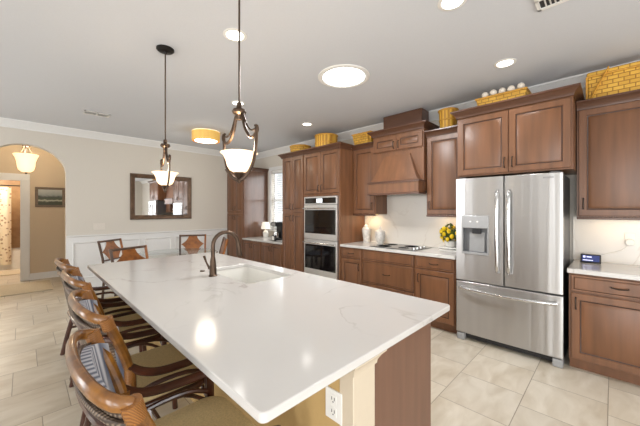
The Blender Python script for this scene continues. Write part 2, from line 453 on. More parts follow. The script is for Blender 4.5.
for k, (a, b) in enumerate(bh):
    m = MB()
    for p, q, z0, z1 in ((a, a + .06, 0, 2.3), (b - .06, b, 0, 2.3), (a, b, 0, .1), (a, b, 2.22, 2.3), ((a + b) / 2 - .04, (a + b) / 2 + .04, 0, 2.3)): m.box(p, q, YB - .1, YB - .04, z0, z1)
    struct(m.build('door_%d' % (k + 2), TRIM, smooth=False))  # frames of the added back openings, out of view
# hall and bathroom beyond the arch
struct(MB().box(.10, 1.6, 8.5, 8.62, 0, ZC).box(-1.6, -.98, 8.5, 8.62, 0, ZC).box(-.98, .10, 8.5, 8.62, 2.06, ZC).build('wall_hall', HALLW, smooth=False))
struct(MB().box(1.6, 1.72, 6.75, 8.62, 0, ZC).box(-1.72, -1.6, 6.75, 8.62, 0, ZC).build('wall_hall_side', HALLW, smooth=False))
struct(MB().box(-1.75, .35, 11.1, 11.22, 0, ZC).box(.2, .32, 8.62, 11.1, 0, ZC).box(-1.75, -1.63, 8.62, 11.1, 0, ZC).build('wall_bathroom', BATHT, smooth=False))
# door casing in the hall
m = MB()
m.box(-.04, .10, 8.47, 8.499, 0, 2.03).box(-1.12, -.98, 8.47, 8.499, 0, 2.03).box(-1.12, .10, 8.47, 8.499, 2.0301, 2.17).box(-.98, -.96, 8.5, 8.62, 0, 2.06).box(.08, .1, 8.5, 8.62, 0, 2.06)
struct(m.build('door_1', TRIM, bevel=.006))
BB = [(0, 0), (.016, 0), (.016, .11), (.008, .135), (0, .135)]
struct(MB().sweep([(.10, 8.5), (1.6, 8.5)], BB, 1).build('baseboard_hall', TRIM))
struct(MB().sweep([(AC + AH, YF), (3.44, YF)], BB, 1).sweep([(XL, YF), (AC - AH, YF)], BB, 1).build('baseboard_far', TRIM))
# crown mouldings
CR = [(0, ZC), (.10, ZC), (.10, ZC - .015), (.075, ZC - .03), (.045, ZC - .075), (.018, ZC - .1), (.018, ZC - .12), (0, ZC - .12)]
struct(MB().sweep([(XL, YF), (XW, YF), (XW, YB)], CR, 1).build('trim_1', TRIM))
# wainscot: white board, chair rail and framed panels
m = MB().box(AC + AH, 3.46, YF - .008, YF, 0, .95)
struct(m.build('trim_2', TRIM, smooth=False))
RAIL = [(0, .93), (.012, .93), (.014, .965), (.035, .985), (.035, 1.0), (0, 1.0)]
struct(MB().sweep([(AC + AH, YF), (3.46, YF)], RAIL, 1).build('trim_3', TRIM))
for k, (a, b) in enumerate(((.60, 1.06), (1.14, 1.62), (1.70, 2.2), (2.28, 2.8), (2.88, 3.4))):
    m = MB()
    z0, z1 = .24, .88
    pr = [(a, z0), (b, z0), (b, z1), (a, z1)]
    L = []
    for i, dp in ((0, .008), (0, .02), (.008, .028), (.02, .022), (.028, .008)):
        L.append([(x + (i if x == a else -i), YF - dp, z + (i if z == z0 else -i)) for x, z in pr])
    m.rings(L, cap=False)
    struct(m.build('trim_%d' % (k + 4), TRIM))
# the kitchen window: casing, sill, sash, and a blind
wn = MB()
for y0, y1, z0, z1 in ((WY0 - .08, WY0, WZ0, WZ1 + .08), (WY1, WY1 + .08, WZ0, WZ1 + .08), (WY0, WY1, WZ1, WZ1 + .08)): wn.box(XW - .02, XW, y0, y1, z0, z1)
wo = struct(wn.build('window_1', TRIM, bevel=.004))
m = MB()
for y0, y1, z0, z1 in ((WY0, WY0 + .05, WZ0, WZ1), (WY1 - .05, WY1, WZ0, WZ1), (WY0 + .05, WY1 - .05, WZ0, WZ0 + .05), (WY0 + .05, WY1 - .05, WZ1 - .05, WZ1), (WY0 + .05, WY1 - .05, 1.64, 1.7)): m.box(XW + .08, XW + .12, y0, y1, z0, z1)
m.build('window_sash', TRIM, wo, smooth=False)
MB().box(XW - .05, XW + .08, WY0 - .1, WY1 + .1, WZ0 - .03, WZ0).build('window_sill', TRIM, wo, bevel=.004)

# blind
t = thing('window_blind', 'white slatted blind hanging in the window above the low buffet counter', 'blind', (XW + .04, 5.15, WZ0))
m = MB()
for i in range(26):
    z = WZ0 + .06 + i * .0495
    m.hexa([(XW + .016, WY0 + .01, z), (XW + .016, WY1 - .01, z), (XW + .062, WY1 - .01, z + .022), (XW + .062, WY0 + .01, z + .022)],
           [(XW + .016, WY0 + .01, z + .003), (XW + .016, WY1 - .01, z + .003), (XW + .062, WY1 - .01, z + .025), (XW + .062, WY0 + .01, z + .025)])
m.build('slats', BLIND, t, smooth=False)
MB().box(XW + .012, XW + .066, WY0 + .008, WY1 - .008, WZ1 - .06, WZ1 - .002).build('headrail', BLIND, t, bevel=.004)
m = MB()
for y in (WY0 + .15, 5.15, WY1 - .15): m.tube([(XW + .039, y, WZ0 + .03), (XW + .039, y, WZ1 - .05)], .0015, 5)
m.build('ladder_cord', BLIND, t)

# ================================================================ CABINETRY
def pull(x, y, z, kind, t, d=-1, ln=.10):
    h = ln / 2
    m = MB()
    if kind == 'v':
        m.tube([(x, y, z - h), (x + d * .022, y, z - h * .85), (x + d * .028, y, z), (x + d * .022, y, z + h * .85), (x, y, z + h)], [.007, .0055, .006, .0055, .007], 8)
    else:
        m.tube([(x, y - h, z), (x + d * .022, y - h * .85, z), (x + d * .028, y, z - .004), (x + d * .022, y + h * .85, z), (x, y + h, z)], [.007, .0055, .006, .0055, .007], 8)
    return m.build('handle', PULL, t)

CROWN = [(0, 0), (.008, 0), (.012, .018), (.03, .045), (.05, .06), (.056, .064), (.056, .08), (0, .08)]
def cabinet(name, label, cat, x, y0, y1, z0, z1, fronts, xb=XW - .003, crown=None, toe=0., group=None, rail=False, d=-1):
    """carcass from the plane x back to xb; fronts: (kind, y0, y1, z0, z1, pull spec)"""
    t = thing(name, label, cat, ((x + xb) / 2, (y0 + y1) / 2, z0), group=group)
    m = MB().box(min(x, xb), max(x, xb), y0 + .001, y1 - .001, z0 + toe, z1)
    if toe: m.box(min(x - d * .07, xb), max(x - d * .07, xb), y0 + .001, y1 - .001, z0, z0 + toe)
    m.build('carcass', WOOD, t, smooth=False)
    for f in fronts:
        k, a, b, c, e, p = f
        o = MB().panel(x, a, b, c, e, d, th=.02, raised=(k == 'door'), wd=min(.056, (b - a) * .22)).build(k, [WOOD, GLAZE], t)
        if p: pull(x + d * .02, p[0], p[1], p[2], o, d)
    if rail:
        MB().box(x - .018, x + .01, y0 + .001, y1 - .001, z0 - .024, z0 - .0002).build('light_rail', WOODK, t, bevel=.005)
    if crown:
        path, zc = crown
        MB().sweep(path, [(o, zc + z) for o, z in CROWN], -1).build('crown_moulding', WOODK, t)
    return t

U = 3.79   # plane of the upper carcasses (door faces stand .02 in front)
T = 3.47   # plane of the tall units and base cabinets
# path of a crown: along the front with returns
def cpath(x, ya, yb, la=None, lb=None):
    """ya < yb; returns at each end to x = la / lb when given"""
    p = []
    if lb is not None: p.append((lb, yb))
    p += [(x, yb), (x, ya)]
    if la is not None: p.append((la, ya))
    return [Vector(q) for q in p][::-1]

cabinet('pantry_cabinet', 'tall narrow wooden pantry cabinet with four doors left of the double ovens', 'cabinet', T, 3.84, 4.44, 0, 2.43,
        [('door', 3.852, 4.137, 1.40, 2.40, (4.10, 1.50, 'v')), ('door', 4.143, 4.428, 1.40, 2.40, (4.18, 1.50, 'v')),
         ('door', 3.852, 4.137, .12, 1.385, (4.10, 1.29, 'v')), ('door', 4.143, 4.428, .12, 1.385, (4.18, 1.29, 'v'))],
        crown=(cpath(T - .02, 3.842, 4.44, None, XW - .003), 2.40), toe=.10)
OV = (3.04, 3.805, .345, 1.665)
t = cabinet('oven_cabinet', 'tall wooden cabinet that houses the double wall ovens', 'cabinet', T, 3.0, 3.84, 0, 2.43,
        [('door', 3.012, 3.417, 1.715, 2.40, (3.385, 1.80, 'v')), ('door', 3.423, 3.828, 1.715, 2.40, (3.455, 1.80, 'v')),
         ('drawer', 3.012, 3.828, .12, .32, (3.42, .24, 'h'))],
        crown=(cpath(T - .02, 3.0, 3.838, 3.712, None), 2.40), toe=.10)
# carcass of the oven cabinet: hollow it for the ovens
for o in list(t.children):
    if o.name.startswith('carcass'): bpy.data.objects.remove(o)
m = MB().box(T, XW - .003, 3.001, OV[0] - .003, .1, 2.43).box(T, XW - .003, OV[1] + .003, 3.839, .1, 2.43).box(T, XW - .003, OV[0] - .003, OV[1] + .003, .1, OV[2] - .003).box(T, XW - .003, OV[0] - .003, OV[1] + .003, OV[3] + .003, 2.43).box(T + .07, XW - .003, 3.001, 3.839, 0, .1)
m.build('carcass', WOOD, t, smooth=False)

# double oven
t = thing('double_oven', 'stainless double wall oven with black glass doors in tall cabinet', 'oven', (3.6, 3.42, OV[2]))
MB().box(T + .002, 4.0, OV[0], OV[1], OV[2], OV[3]).build('housing', STEELD, t, smooth=False)
STEELO = M('satin_oven_steel', (226, 225, 224), .42, 1., ns=3, amt=.04, stretch=(1, 1, 8))
def oven_front(z0, z1, wz0, wz1):
    dr = MB().box(T - .035, T, OV[0] + .003, OV[1] - .003, z0, z1).build('door', STEELO, t, bevel=.004)
    MB().box(T - .038, T - .0345, OV[0] + .03, OV[1] - .03, wz0, wz1).build('window', BLACKG, dr, smooth=False)
    zh = wz1 + .028
    MB().tube([(T - .035, OV[0] + .05, zh), (T - .07, OV[0] + .055, zh), (T - .07, OV[1] - .055, zh), (T - .035, OV[1] - .05, zh)], .011, 10).build('handle', STEELH, dr)
oven_front(OV[2] + .002, .945, .455, .865)
oven_front(.952, 1.525, 1.05, 1.44)
cp = MB().box(T - .03, T, OV[0] + .003, OV[1] - .003, 1.532, OV[3] - .002).build('control_panel', STEELO, t, bevel=.003)
MB().box(T - .033, T - .0295, OV[0] + .03, OV[1] - .03, 1.55, 1.64).build('glass', BLACKG, cp, smooth=False)
MB().box(T - .036, T - .0325, 3.36, 3.50, 1.56, 1.63).build('display', M('lit_oven_display', (220, 226, 230), .3, ns=30, amt=.1, emit=.7), cp, smooth=False)

# base cabinets left of the refrigerator
ZB = .874
cabinet('base_cabinet', 'narrow wooden base cabinet with drawer beside the double ovens', 'cabinet', T + .02, 2.59, 3.0, 0, ZB,
        [('drawer', 2.605, 2.985, .72, .862, (2.795, .79, 'h')), ('door', 2.605, 2.985, .115, .708, (2.64, .60, 'v'))], toe=.10)
cabinet('base_cabinet', 'wide wooden drawer cabinet under the black cooktop', 'cabinet', T + .02, 1.775, 2.59, 0, ZB,
        [('drawer', 1.79, 2.575, .72, .862, None), ('drawer', 1.79, 2.575, .40, .708, (2.18, .56, 'h')), ('drawer', 1.79, 2.575, .115, .388, (2.18, .27, 'h'))], toe=.10)
cabinet('base_cabinet', 'wooden base cabinet with drawer immediately left of the refrigerator', 'cabinet', T + .02, 1.275, 1.775, 0, ZB,
        [('drawer', 1.29, 1.76, .72, .862, (1.525, .79, 'h')), ('door', 1.29, 1.76, .115, .708, (1.72, .60, 'v'))], toe=.10)
# right of the refrigerator
cabinet('base_cabinet', 'wooden base cabinet with wide drawer right of the refrigerator', 'cabinet', T + .02, -.36, .285, 0, ZB,
        [('drawer', -.35, .268, .715, .862, (-.04, .79, 'h')), ('door', -.35, .268, .115, .70, (.235, .61, 'v'))], toe=.10)
# uppers
cabinet('upper_cabinet', 'narrow wooden wall cabinet between the oven cabinet and the hood', 'cabinet', U, 2.57, 3.0, 1.375, 2.42,
        [('door', 2.585, 2.985, 1.385, 2.395, (2.62, 1.50, 'v'))], crown=(cpath(U - .02, 2.572, 2.998), 2.395), rail=True)
cabinet('upper_cabinet', 'single-door wooden wall cabinet between the hood and the refrigerator', 'cabinet', U, 1.29, 1.76, 1.375, 2.42,
        [('door', 1.305, 1.745, 1.385, 2.395, (1.71, 1.50, 'v'))], crown=(cpath(U - .02, 1.292, 1.758), 2.395), rail=True)
F = 3.52
cabinet('upper_cabinet', 'deep two-door wooden cabinet above the steel refrigerator', 'cabinet', F, .255, 1.27, 1.815, 2.49,
        [('door', .27, .757, 1.83, 2.465, (.725, 1.93, 'v')), ('door', .763, 1.255, 1.83, 2.465, (.795, 1.93, 'v'))],
        crown=(cpath(F - .02, .257, 1.268, XW - .003, XW - .003), 2.478))
cabinet('upper_cabinet', 'wooden wall cabinet right of the refrigerator, picnic basket on top', 'cabinet', U, -.36, .25, 1.375, 2.42,
        [('door', -.345, .235, 1.385, 2.395, (.20, 1.50, 'v'))], crown=(cpath(U - .02, -.36, .248), 2.395), rail=True)
# hood cabinet with hood and box to the ceiling
H = 3.72
t = cabinet('hood_cabinet', 'small two-door wooden cabinet above the range hood, box on top reaches the ceiling', 'cabinet', H, 1.765, 2.565, 2.27, 2.55,
        [('door', 1.78, 2.162, 2.285, 2.50, (2.13, 2.36, 'v')), ('door', 2.168, 2.55, 2.285, 2.50, (2.20, 2.36, 'v'))],
        crown=(cpath(H - .02, 1.765, 2.565, XW - .003, XW - .003), 2.52))
MB().box(3.80, XW - .1, 1.835, 2.44, 2.605, ZC - .003).build('top_box', WOODK, t, bevel=.008)
t = thing('range_hood', 'tapered wooden range hood with square apron above the cooktop', 'range hood', (3.9, 2.165, 1.655))
MB().box(H, XW - .003, 1.765, 2.565, 1.70, 2.268).build('back_panel', WOOD, t, bevel=.003)
m = MB()
sec = lambda z, x, a, b: [(x, a, z), (x, b, z), (H + .01, b, z), (H + .01, a, z)]
rs = []
for i in range(7):
    s = i / 6; e = s ** .8
    rs.append(sec(1.83 + .38 * s, 3.60 + (.085) * e, 1.79 + .16 * e, 2.54 - .19 * e))
m.rings(rs)
m.build('tapered_canopy', WOOD, t, smooth=False)
m = MB().box(3.58, H + .05, 1.775, 2.555, 1.655, 1.83)
m.build('apron', WOOD, t, bevel=.004)
m = MB().sweep(cpath(3.58, 1.775, 2.555, 3.77, 3.77), [(0, 1.815), (.012, 1.815), (.014, 1.835), (.0, 1.845)], -1).sweep(cpath(3.58, 1.775, 2.555, 3.77, 3.77), [(0, 1.652), (.012, 1.652), (.012, 1.672), (0, 1.68)], -1)
m.build('trim', WOODK, t)
MB().box(3.64, 4.05, 1.84, 2.49, 1.68, 1.699).build('filter', STEELD, t, smooth=False)

# far side: tall cabinet, buffet
def side_panelled(t, x0, x1, y, z0, z1):
    pass
tc_ = cabinet('tall_cabinet', 'tall wooden cabinet in the far corner next to the window', 'cabinet', T, 5.85, YF - .03, 0, 2.36,
        [('door', 5.862, 6.207, 1.38, 2.335, (6.17, 1.48, 'v')), ('door', 6.213, 6.56, 1.38, 2.335, (6.25, 1.48, 'v')),
         ('door', 5.862, 6.207, .12, 1.365, (6.17, 1.27, 'v')), ('door', 6.213, 6.56, .12, 1.365, (6.25, 1.27, 'v'))],
        crown=(cpath(T - .02, 5.85, YF - .03, XW - .003, None), 2.33), toe=.10)
MB().box(T + .003, XW - .004, 5.844, 5.8505, .83, 2.32).build('side_panel', WOODP, tc_, smooth=False)
for k, (a, b, lb) in enumerate(((4.44, 5.145, 'low two-door wooden buffet cabinet next to the pantry'), (5.145, 5.85, 'low two-door wooden buffet cabinet next to the far tall cabinet'))):
    c = (a + b) / 2
    cabinet('buffet_cabinet', lb, 'cabinet', T, a, b, 0, .785,
            [('door', a + .012, c - .003, .12, .77, (c - .04, .68, 'v')), ('door', c + .003, b - .012, .12, .77, (c + .04, .68, 'v'))], toe=.10, group='buffet cabinets under the window')
tag(at_base(MB().box(T - .04, XW - .003, 4.442, 5.848, .786, .82).build('buffet_countertop', QUARTZ, bevel=.004), (3.8, 5.1, .786)), 'white stone countertop on the low buffet under the window', 'countertop')

# countertops and splash
m = MB().box(T - .01, XW - .002, 1.272, 2.998, ZB + .001, .914)
tag(at_base(m.build('countertop', QUARTZ, bevel=.004), (3.8, 2.1, ZB)), 'white stone countertop holding the cooktop, left of the refrigerator', 'countertop')
m = MB().box(T - .01, XW - .002, -.36, .295, ZB + .001, .914)
tag(at_base(m.build('countertop', QUARTZ, bevel=.004), (3.8, 0, ZB)), 'white stone countertop right of the refrigerator', 'countertop')
m = MB().box(XW - .02, XW - .001, 1.272, 2.998, .915, 1.373).box(XW - .02, XW - .001, 1.766, 2.564, 1.373, 1.653)
tag(at_base(m.build('backsplash', SPLASH, smooth=False), (XW - .01, 2.1, .915)), 'pale stone backsplash behind the cooktop', 'backsplash')
m = MB().box(XW - .02, XW - .001, -.36, .30, .915, 1.373)
tag(at_base(m.build('backsplash', SPLASH, smooth=False), (XW - .01, 0, .915)), 'pale veined stone backsplash right of the refrigerator', 'backsplash')

# ---------------------------------------------------------------- refrigerator
FX = 3.43
t = thing('refrigerator', 'stainless steel french-door refrigerator with bottom freezer drawer', 'refrigerator', (3.75, .785, 0))
MB().box(3.505, 4.09, .325, 1.245, .03, 1.775).build('body', STEELD, t, bevel=.006)
def fdoor(y0, y1, z0, z1, name):
    n = 10; rs = []
    pts = []
    for i in range(n + 1):
        s = i / n; yy = y0 + (y1 - y0) * s
        pts.append((FX + .012 * (2 * s - 1) ** 2 * .6, yy))
    poly = pts + [(3.495, y1), (3.495, y0)]
    return MB().prism(poly, 'z', z0, z1).build(name, STEEL, t, bevel=.006)
dr = fdoor(.318, .782, .668, 1.785, 'door')
def fx_(y, y0=.790, y1=1.252): return FX + .0072 * (2 * (y - y0) / (y1 - y0) - 1) ** 2
m = MB()
def dcol(ya, yb, z0, z1, n=4):
    pts = [(fx_(ya + (yb - ya) * i / n), ya + (yb - ya) * i / n) for i in range(n + 1)]
    m.prism(pts + [(3.495, yb), (3.495, ya)], 'z', z0, z1)
dcol(.790, .936, .668, 1.785); dcol(1.176, 1.252, .668, 1.785); dcol(.936, 1.176, .668, .985); dcol(.936, 1.176, 1.245, 1.785)
dl = m.build('door', STEEL, t)
fz = fdoor(.318, 1.252, .085, .655, 'freezer_drawer')
def vhandle(y, par):
    m = MB().tube([(FX + .005, y, .80), (FX - .04, y, .83), (FX - .055, y, 1.0), (FX - .06, y, 1.2), (FX - .055, y, 1.42), (FX - .04, y, 1.60), (FX + .005, y, 1.64)], [.012, .013, .013, .013, .013, .013, .012], 10, flat=(1, 1.25))
    m.build('handle', STEELH, par)
vhandle(.735, dr); vhandle(.838, dl)
MB().tube([(FX + .005, .36, .585), (FX - .04, .39, .585), (FX - .06, .60, .578), (FX - .065, .785, .575), (FX - .06, .97, .578), (FX - .04, 1.18, .585), (FX + .005, 1.21, .585)], [.013, .014, .014, .014, .014, .014, .013], 10, flat=(1.25, 1)).build('handle', STEELH, fz)
# dispenser in the left door
m = MB().box(FX - .008, FX + .02, .922, 1.19, 1.245, 1.38)
dp = m.build('dispenser_panel', M('dispenser_silver', (176, 177, 178), .35, .7, ns=20, amt=.03), dl, bevel=.004)
m = MB()
m.box(FX - .004, FX + .02, .922, .936, .97, 1.245).box(FX - .004, FX + .02, 1.176, 1.19, .97, 1.245).box(FX - .006, FX + .02, .922, 1.19, .96, .985)
m.build('dispenser_frame', GREYP, dl, bevel=.002)
m = MB().box(FX + .045, FX + .05, .936, 1.176, .985, 1.245).box(FX + .001, FX + .045, .936, .939, .985, 1.245).box(FX + .001, FX + .045, 1.173, 1.176, .985, 1.245).box(FX + .001, FX + .045, .939, 1.173, .985, .989).box(FX + .001, FX + .045, .939, 1.173, 1.241, 1.245)
m.build('dispenser_recess', M('dispenser_recess_grey', (112, 113, 115), .4, .3, ns=20, amt=.05), dl, smooth=False)
m = MB().hexa([(FX + .026, .97, .99), (FX + .026, 1.12, .99), (FX + .03, 1.12, .99), (FX + .03, .97, .99)], [(FX + .038, .97, 1.20), (FX + .038, 1.12, 1.20), (FX + .042, 1.12, 1.20), (FX + .042, .97, 1.20)])
m.build('paddle', GREYP, dl, smooth=False)
MB().box(FX + .002, FX + .036, 1.0, 1.085, 1.185, 1.2405).build('nozzle', DARKP, dl, bevel=.006)
m = MB()
for y in (1.03, 1.10): m.cyl((FX - .0075, y, 1.315), (FX - .0105, y, 1.315), .009, n=12)
m.build('dispenser_button', WHITEP, dl)
MB().box(FX + .001, FX + .006, .385, .475, 1.735, 1.752).build('badge', GREYP, dr, smooth=False)
MB().box(3.50, 3.56, .33, 1.24, .02, .08).build('toe_grille', DARKP, t, smooth=False)
for y0, y1 in ((.322, .40), (1.17, 1.248)): MB().box(3.44, 3.56, y0, y1, 0, .075).build('foot', GREYP, t, bevel=.01)
for y0, y1 in ((.34, .42), (1.15, 1.23)): MB().box(3.46, 3.60, y0, y1, 1.776, 1.80).build('hinge_cover', STEELD, t, bevel=.006)

# ================================================================ ISLAND
IX0, IX1, IY0, IY1 = .432, 1.674, .638, 3.57
BX0, BX1, BY0, BY1 = .90, 1.60, .72, 3.48
t = thing('island_cabinet', 'wooden kitchen island base with cream corner pilaster and tan knee wall', 'kitchen island', (1.2, 2.1, 0))
SX0, SX1, SY0, SY1 = 1.13, 1.54, 1.84, 2.56
m = MB().box(1.04, BX1 - .02, BY0 + .02, SY0 - .03, .1, .883).box(1.04, BX1 - .02, SY1 + .03, BY1 - .02, .1, .883).box(1.04, BX1 - .02, SY0 - .03, SY1 + .03, .1, .64).box(1.04, BX1 - .09, BY0 + .02, BY1 - .02, 0, .1)
m.box(BX1 - .034, BX1 - .021, SY0 - .03, SY1 + .03, .64, .883)
m.build('carcass', WOOD, t, smooth=False)
MB().box(1.042, BX1, BY0, BY0 + .02, 0, .883).build('end_panel', ENDP, t, smooth=False)
MB().box(1.042, BX1, BY1 - .02, BY1, 0, .883).build('end_panel', ENDP, t, smooth=False)
MB().box(BX0, 1.04, BY0 + .06, BY1 - .06, 0, .883).build('knee_wall', TAN, t, smooth=False)
for s, y in ((1, BY0), (-1, BY1)):
    ya, yb = (y - .012, y + .06) if s == 1 else (y - .06, y + .012)
    p = MB().box(BX0 - .004, 1.04, ya, yb, 0, .883).build('pilaster', CREAM, t, bevel=.003)
    path = [(BX0 - .004, yb), (BX0 - .004, ya), (1.04, ya), (1.04, yb)] if s == 1 else [(1.04, ya), (1.04, yb), (BX0 - .004, yb), (BX0 - .004, ya)]
    if s == 1:
        MB().sweep(path, [(0, .80), (.006, .80), (.008, .815), (.02, .835), (.035, .85), (.038, .882), (0, .882)], 1).build('capital', CREAM, p)
dy = (BY1 - BY0) / 5
for k in range(5):
    a = BY0 + .01 + k * dy + .004; b = a + dy - .012
    o = MB().panel(BX1 - .02, a, b, .12, .87, 1).build('door', [WOOD, GLAZE], t)
    pull(BX1, (a + .04) if k % 2 else (b - .04), .76, 'v', o, 1)
# corbels under the overhang
for y in (.98, 2.1, 3.2):
    m = MB(); prof = [(BX0, .882), (.68, .882), (.68, .85), (.74, .83), (.80, .77), (.84, .70), (.86, .64), (BX0, .62)]
    m.prism(prof, 'y', y - .03, y + .03)
    m.build('corbel', CREAM, t)
op = MB().box(BX0 - .007, BX0, .765, .855, .58, .705).build('outlet_plate', WHITEP, t, bevel=.002)
m = MB()
for zc in (.617, .668):
    m.lathe((0, 0, 0), [(.001, 0), (.001, 0)], 3) if False else None
    m.box(BX0 - .009, BX0 - .0065, .793, .827, zc - .018, zc + .018)
m.build('socket', WHITEP, op, bevel=.003)
m = MB()
for zc in (.617, .668):
    for yy in (.803, .817): m.box(BX0 - .0096, BX0 - .0088, yy - .0015, yy + .0015, zc - .004, zc + .009)
    m.box(BX0 - .0096, BX0 - .0088, .8075, .8125, zc - .013, zc - .008)
m.build('socket_slots', DARKP, op, smooth=False)
# countertop with sink cut-out
m = MB()
def rrect(x0, x1, y0, y1, r, z, n=5):
    pts = []
    for cx, cy, a0 in ((x1 - r, y1 - r, 0), (x0 + r, y1 - r, PI / 2), (x0 + r, y0 + r, PI), (x1 - r, y0 + r, 1.5 * PI)):
        for i in range(n + 1):
            a = a0 + PI / 2 * i / n
            pts.append((cx + r * math.cos(a), cy + r * math.sin(a), z))
    return pts
R = [rrect(IX0, IX1, IY0, IY1, .02, z) for z in (.884, .914)]
Hh = [rrect(SX0, SX1, SY0, SY1, .03, z) for z in (.884, .914)]
m.rings([Hh[0], R[0], R[1], Hh[1], Hh[0]], cap=False)
bmesh.ops.remove_doubles(m.bm, verts=m.bm.verts, dist=1e-5)
tag(at_base(m.build('island_countertop', QUARTZ, bevel=.004), (1.06, 2.1, .884)), 'large white veined quartz countertop on the kitchen island', 'countertop')
# sink
m = MB()
e = .012
m.rings([rrect(SX0 - .02, SX1 + .02, SY0 - .02, SY1 + .02, .04, .8825), rrect(SX0 - .02, SX1 + .02, SY0 - .02, SY1 + .02, .04, .66), rrect(SX0 + .0, SX1 - .0, SY0 + .0, SY1 - .0, .04, .66)], cap=False)
m.rings([rrect(SX0 - .02, SX1 + .02, SY0 - .02, SY1 + .02, .04, .8825), rrect(SX0 - .004, SX1 + .004, SY0 - .004, SY1 + .004, .035, .8825), rrect(SX0, SX1, SY0, SY1, .04, .70), rrect(SX0 + .03, SX1 - .03, SY0 + .03, SY1 - .03, .03, .675)], cap=False)
f = m.bm.faces.new([m.bm.verts.new(p) for p in rrect(SX0 + .03, SX1 - .03, SY0 + .03, SY1 - .03, .03, .675)])
f2 = m.bm.faces.new([m.bm.verts.new(p) for p in rrect(SX0, SX1, SY0, SY1, .04, .66)])
bmesh.ops.remove_doubles(m.bm, verts=m.bm.verts, dist=1e-5)
t = thing('sink', 'white undermount sink set into the island countertop', 'sink', (1.33, 2.2, .66))
m.build('basin', WHITEC, t)
MB().lathe((1.33, 2.2, .6755), [(.045, 0), (.045, .003), (.03, .004), (.001, .002)], 20).build('drain', STEELH, t)
# faucet
fx, fy, fz_ = 1.067, 2.262, .9142
t = thing('kitchen_faucet', 'bronze gooseneck faucet standing beside the island sink', 'faucet', (fx, fy, fz_))
MB().lathe((fx, fy, fz_), [(.034, 0), (.034, .006), (.028, .012), (.026, .06), (.022, .12), (.017, .15), (.0001, .151)], 24).build('body', BRONZE, t)
pts = [(fx, fy, fz_ + .14), (fx, fy, fz_ + .23)]
dirx, diry = .995, -.10
for i in range(13):
    a = PI - PI * 1.0 * i / 12
    r = .105
    pts.append((fx + dirx * (r + r * math.cos(a)), fy + diry * (r + r * math.cos(a)), fz_ + .24 + r * 1.0 * math.sin(a)))
MB().tube(pts, .0155, 14).build('spout', BRONZE, t)
ex, ey = pts[-1][0], pts[-1][1]
MB().tube([(ex, ey, fz_ + .245), (ex + .004, ey, fz_ + .22), (ex + .014, ey, fz_ + .15), (ex + .016, ey, fz_ + .135)], [.0165, .019, .022, .018], 14).build('spray_head', BRONZE, t)
hd = MB().tube([(fx - .002, fy + .02, fz_ + .055), (fx - .006, fy + .052, fz_ + .06)], [.016, .014], 12).build('handle', BRONZE, t)
MB().tube([(fx - .006, fy + .05, fz_ + .055), (fx - .02, fy + .075, fz_ + .10), (fx - .035, fy + .085, fz_ + .155)], [.01, .008, .011], 10, flat=(1, .7)).build('lever', BRONZE, hd)
tag(at_base(MB().lathe((1.085, 2.50, .9142), [(.02, 0), (.02, .006), (.016, .008), (.0001, .008)], 18).build('air_switch', BRONZE), (1.085, 2.50, .9142)), 'small bronze button set in the countertop behind the faucet', 'button')

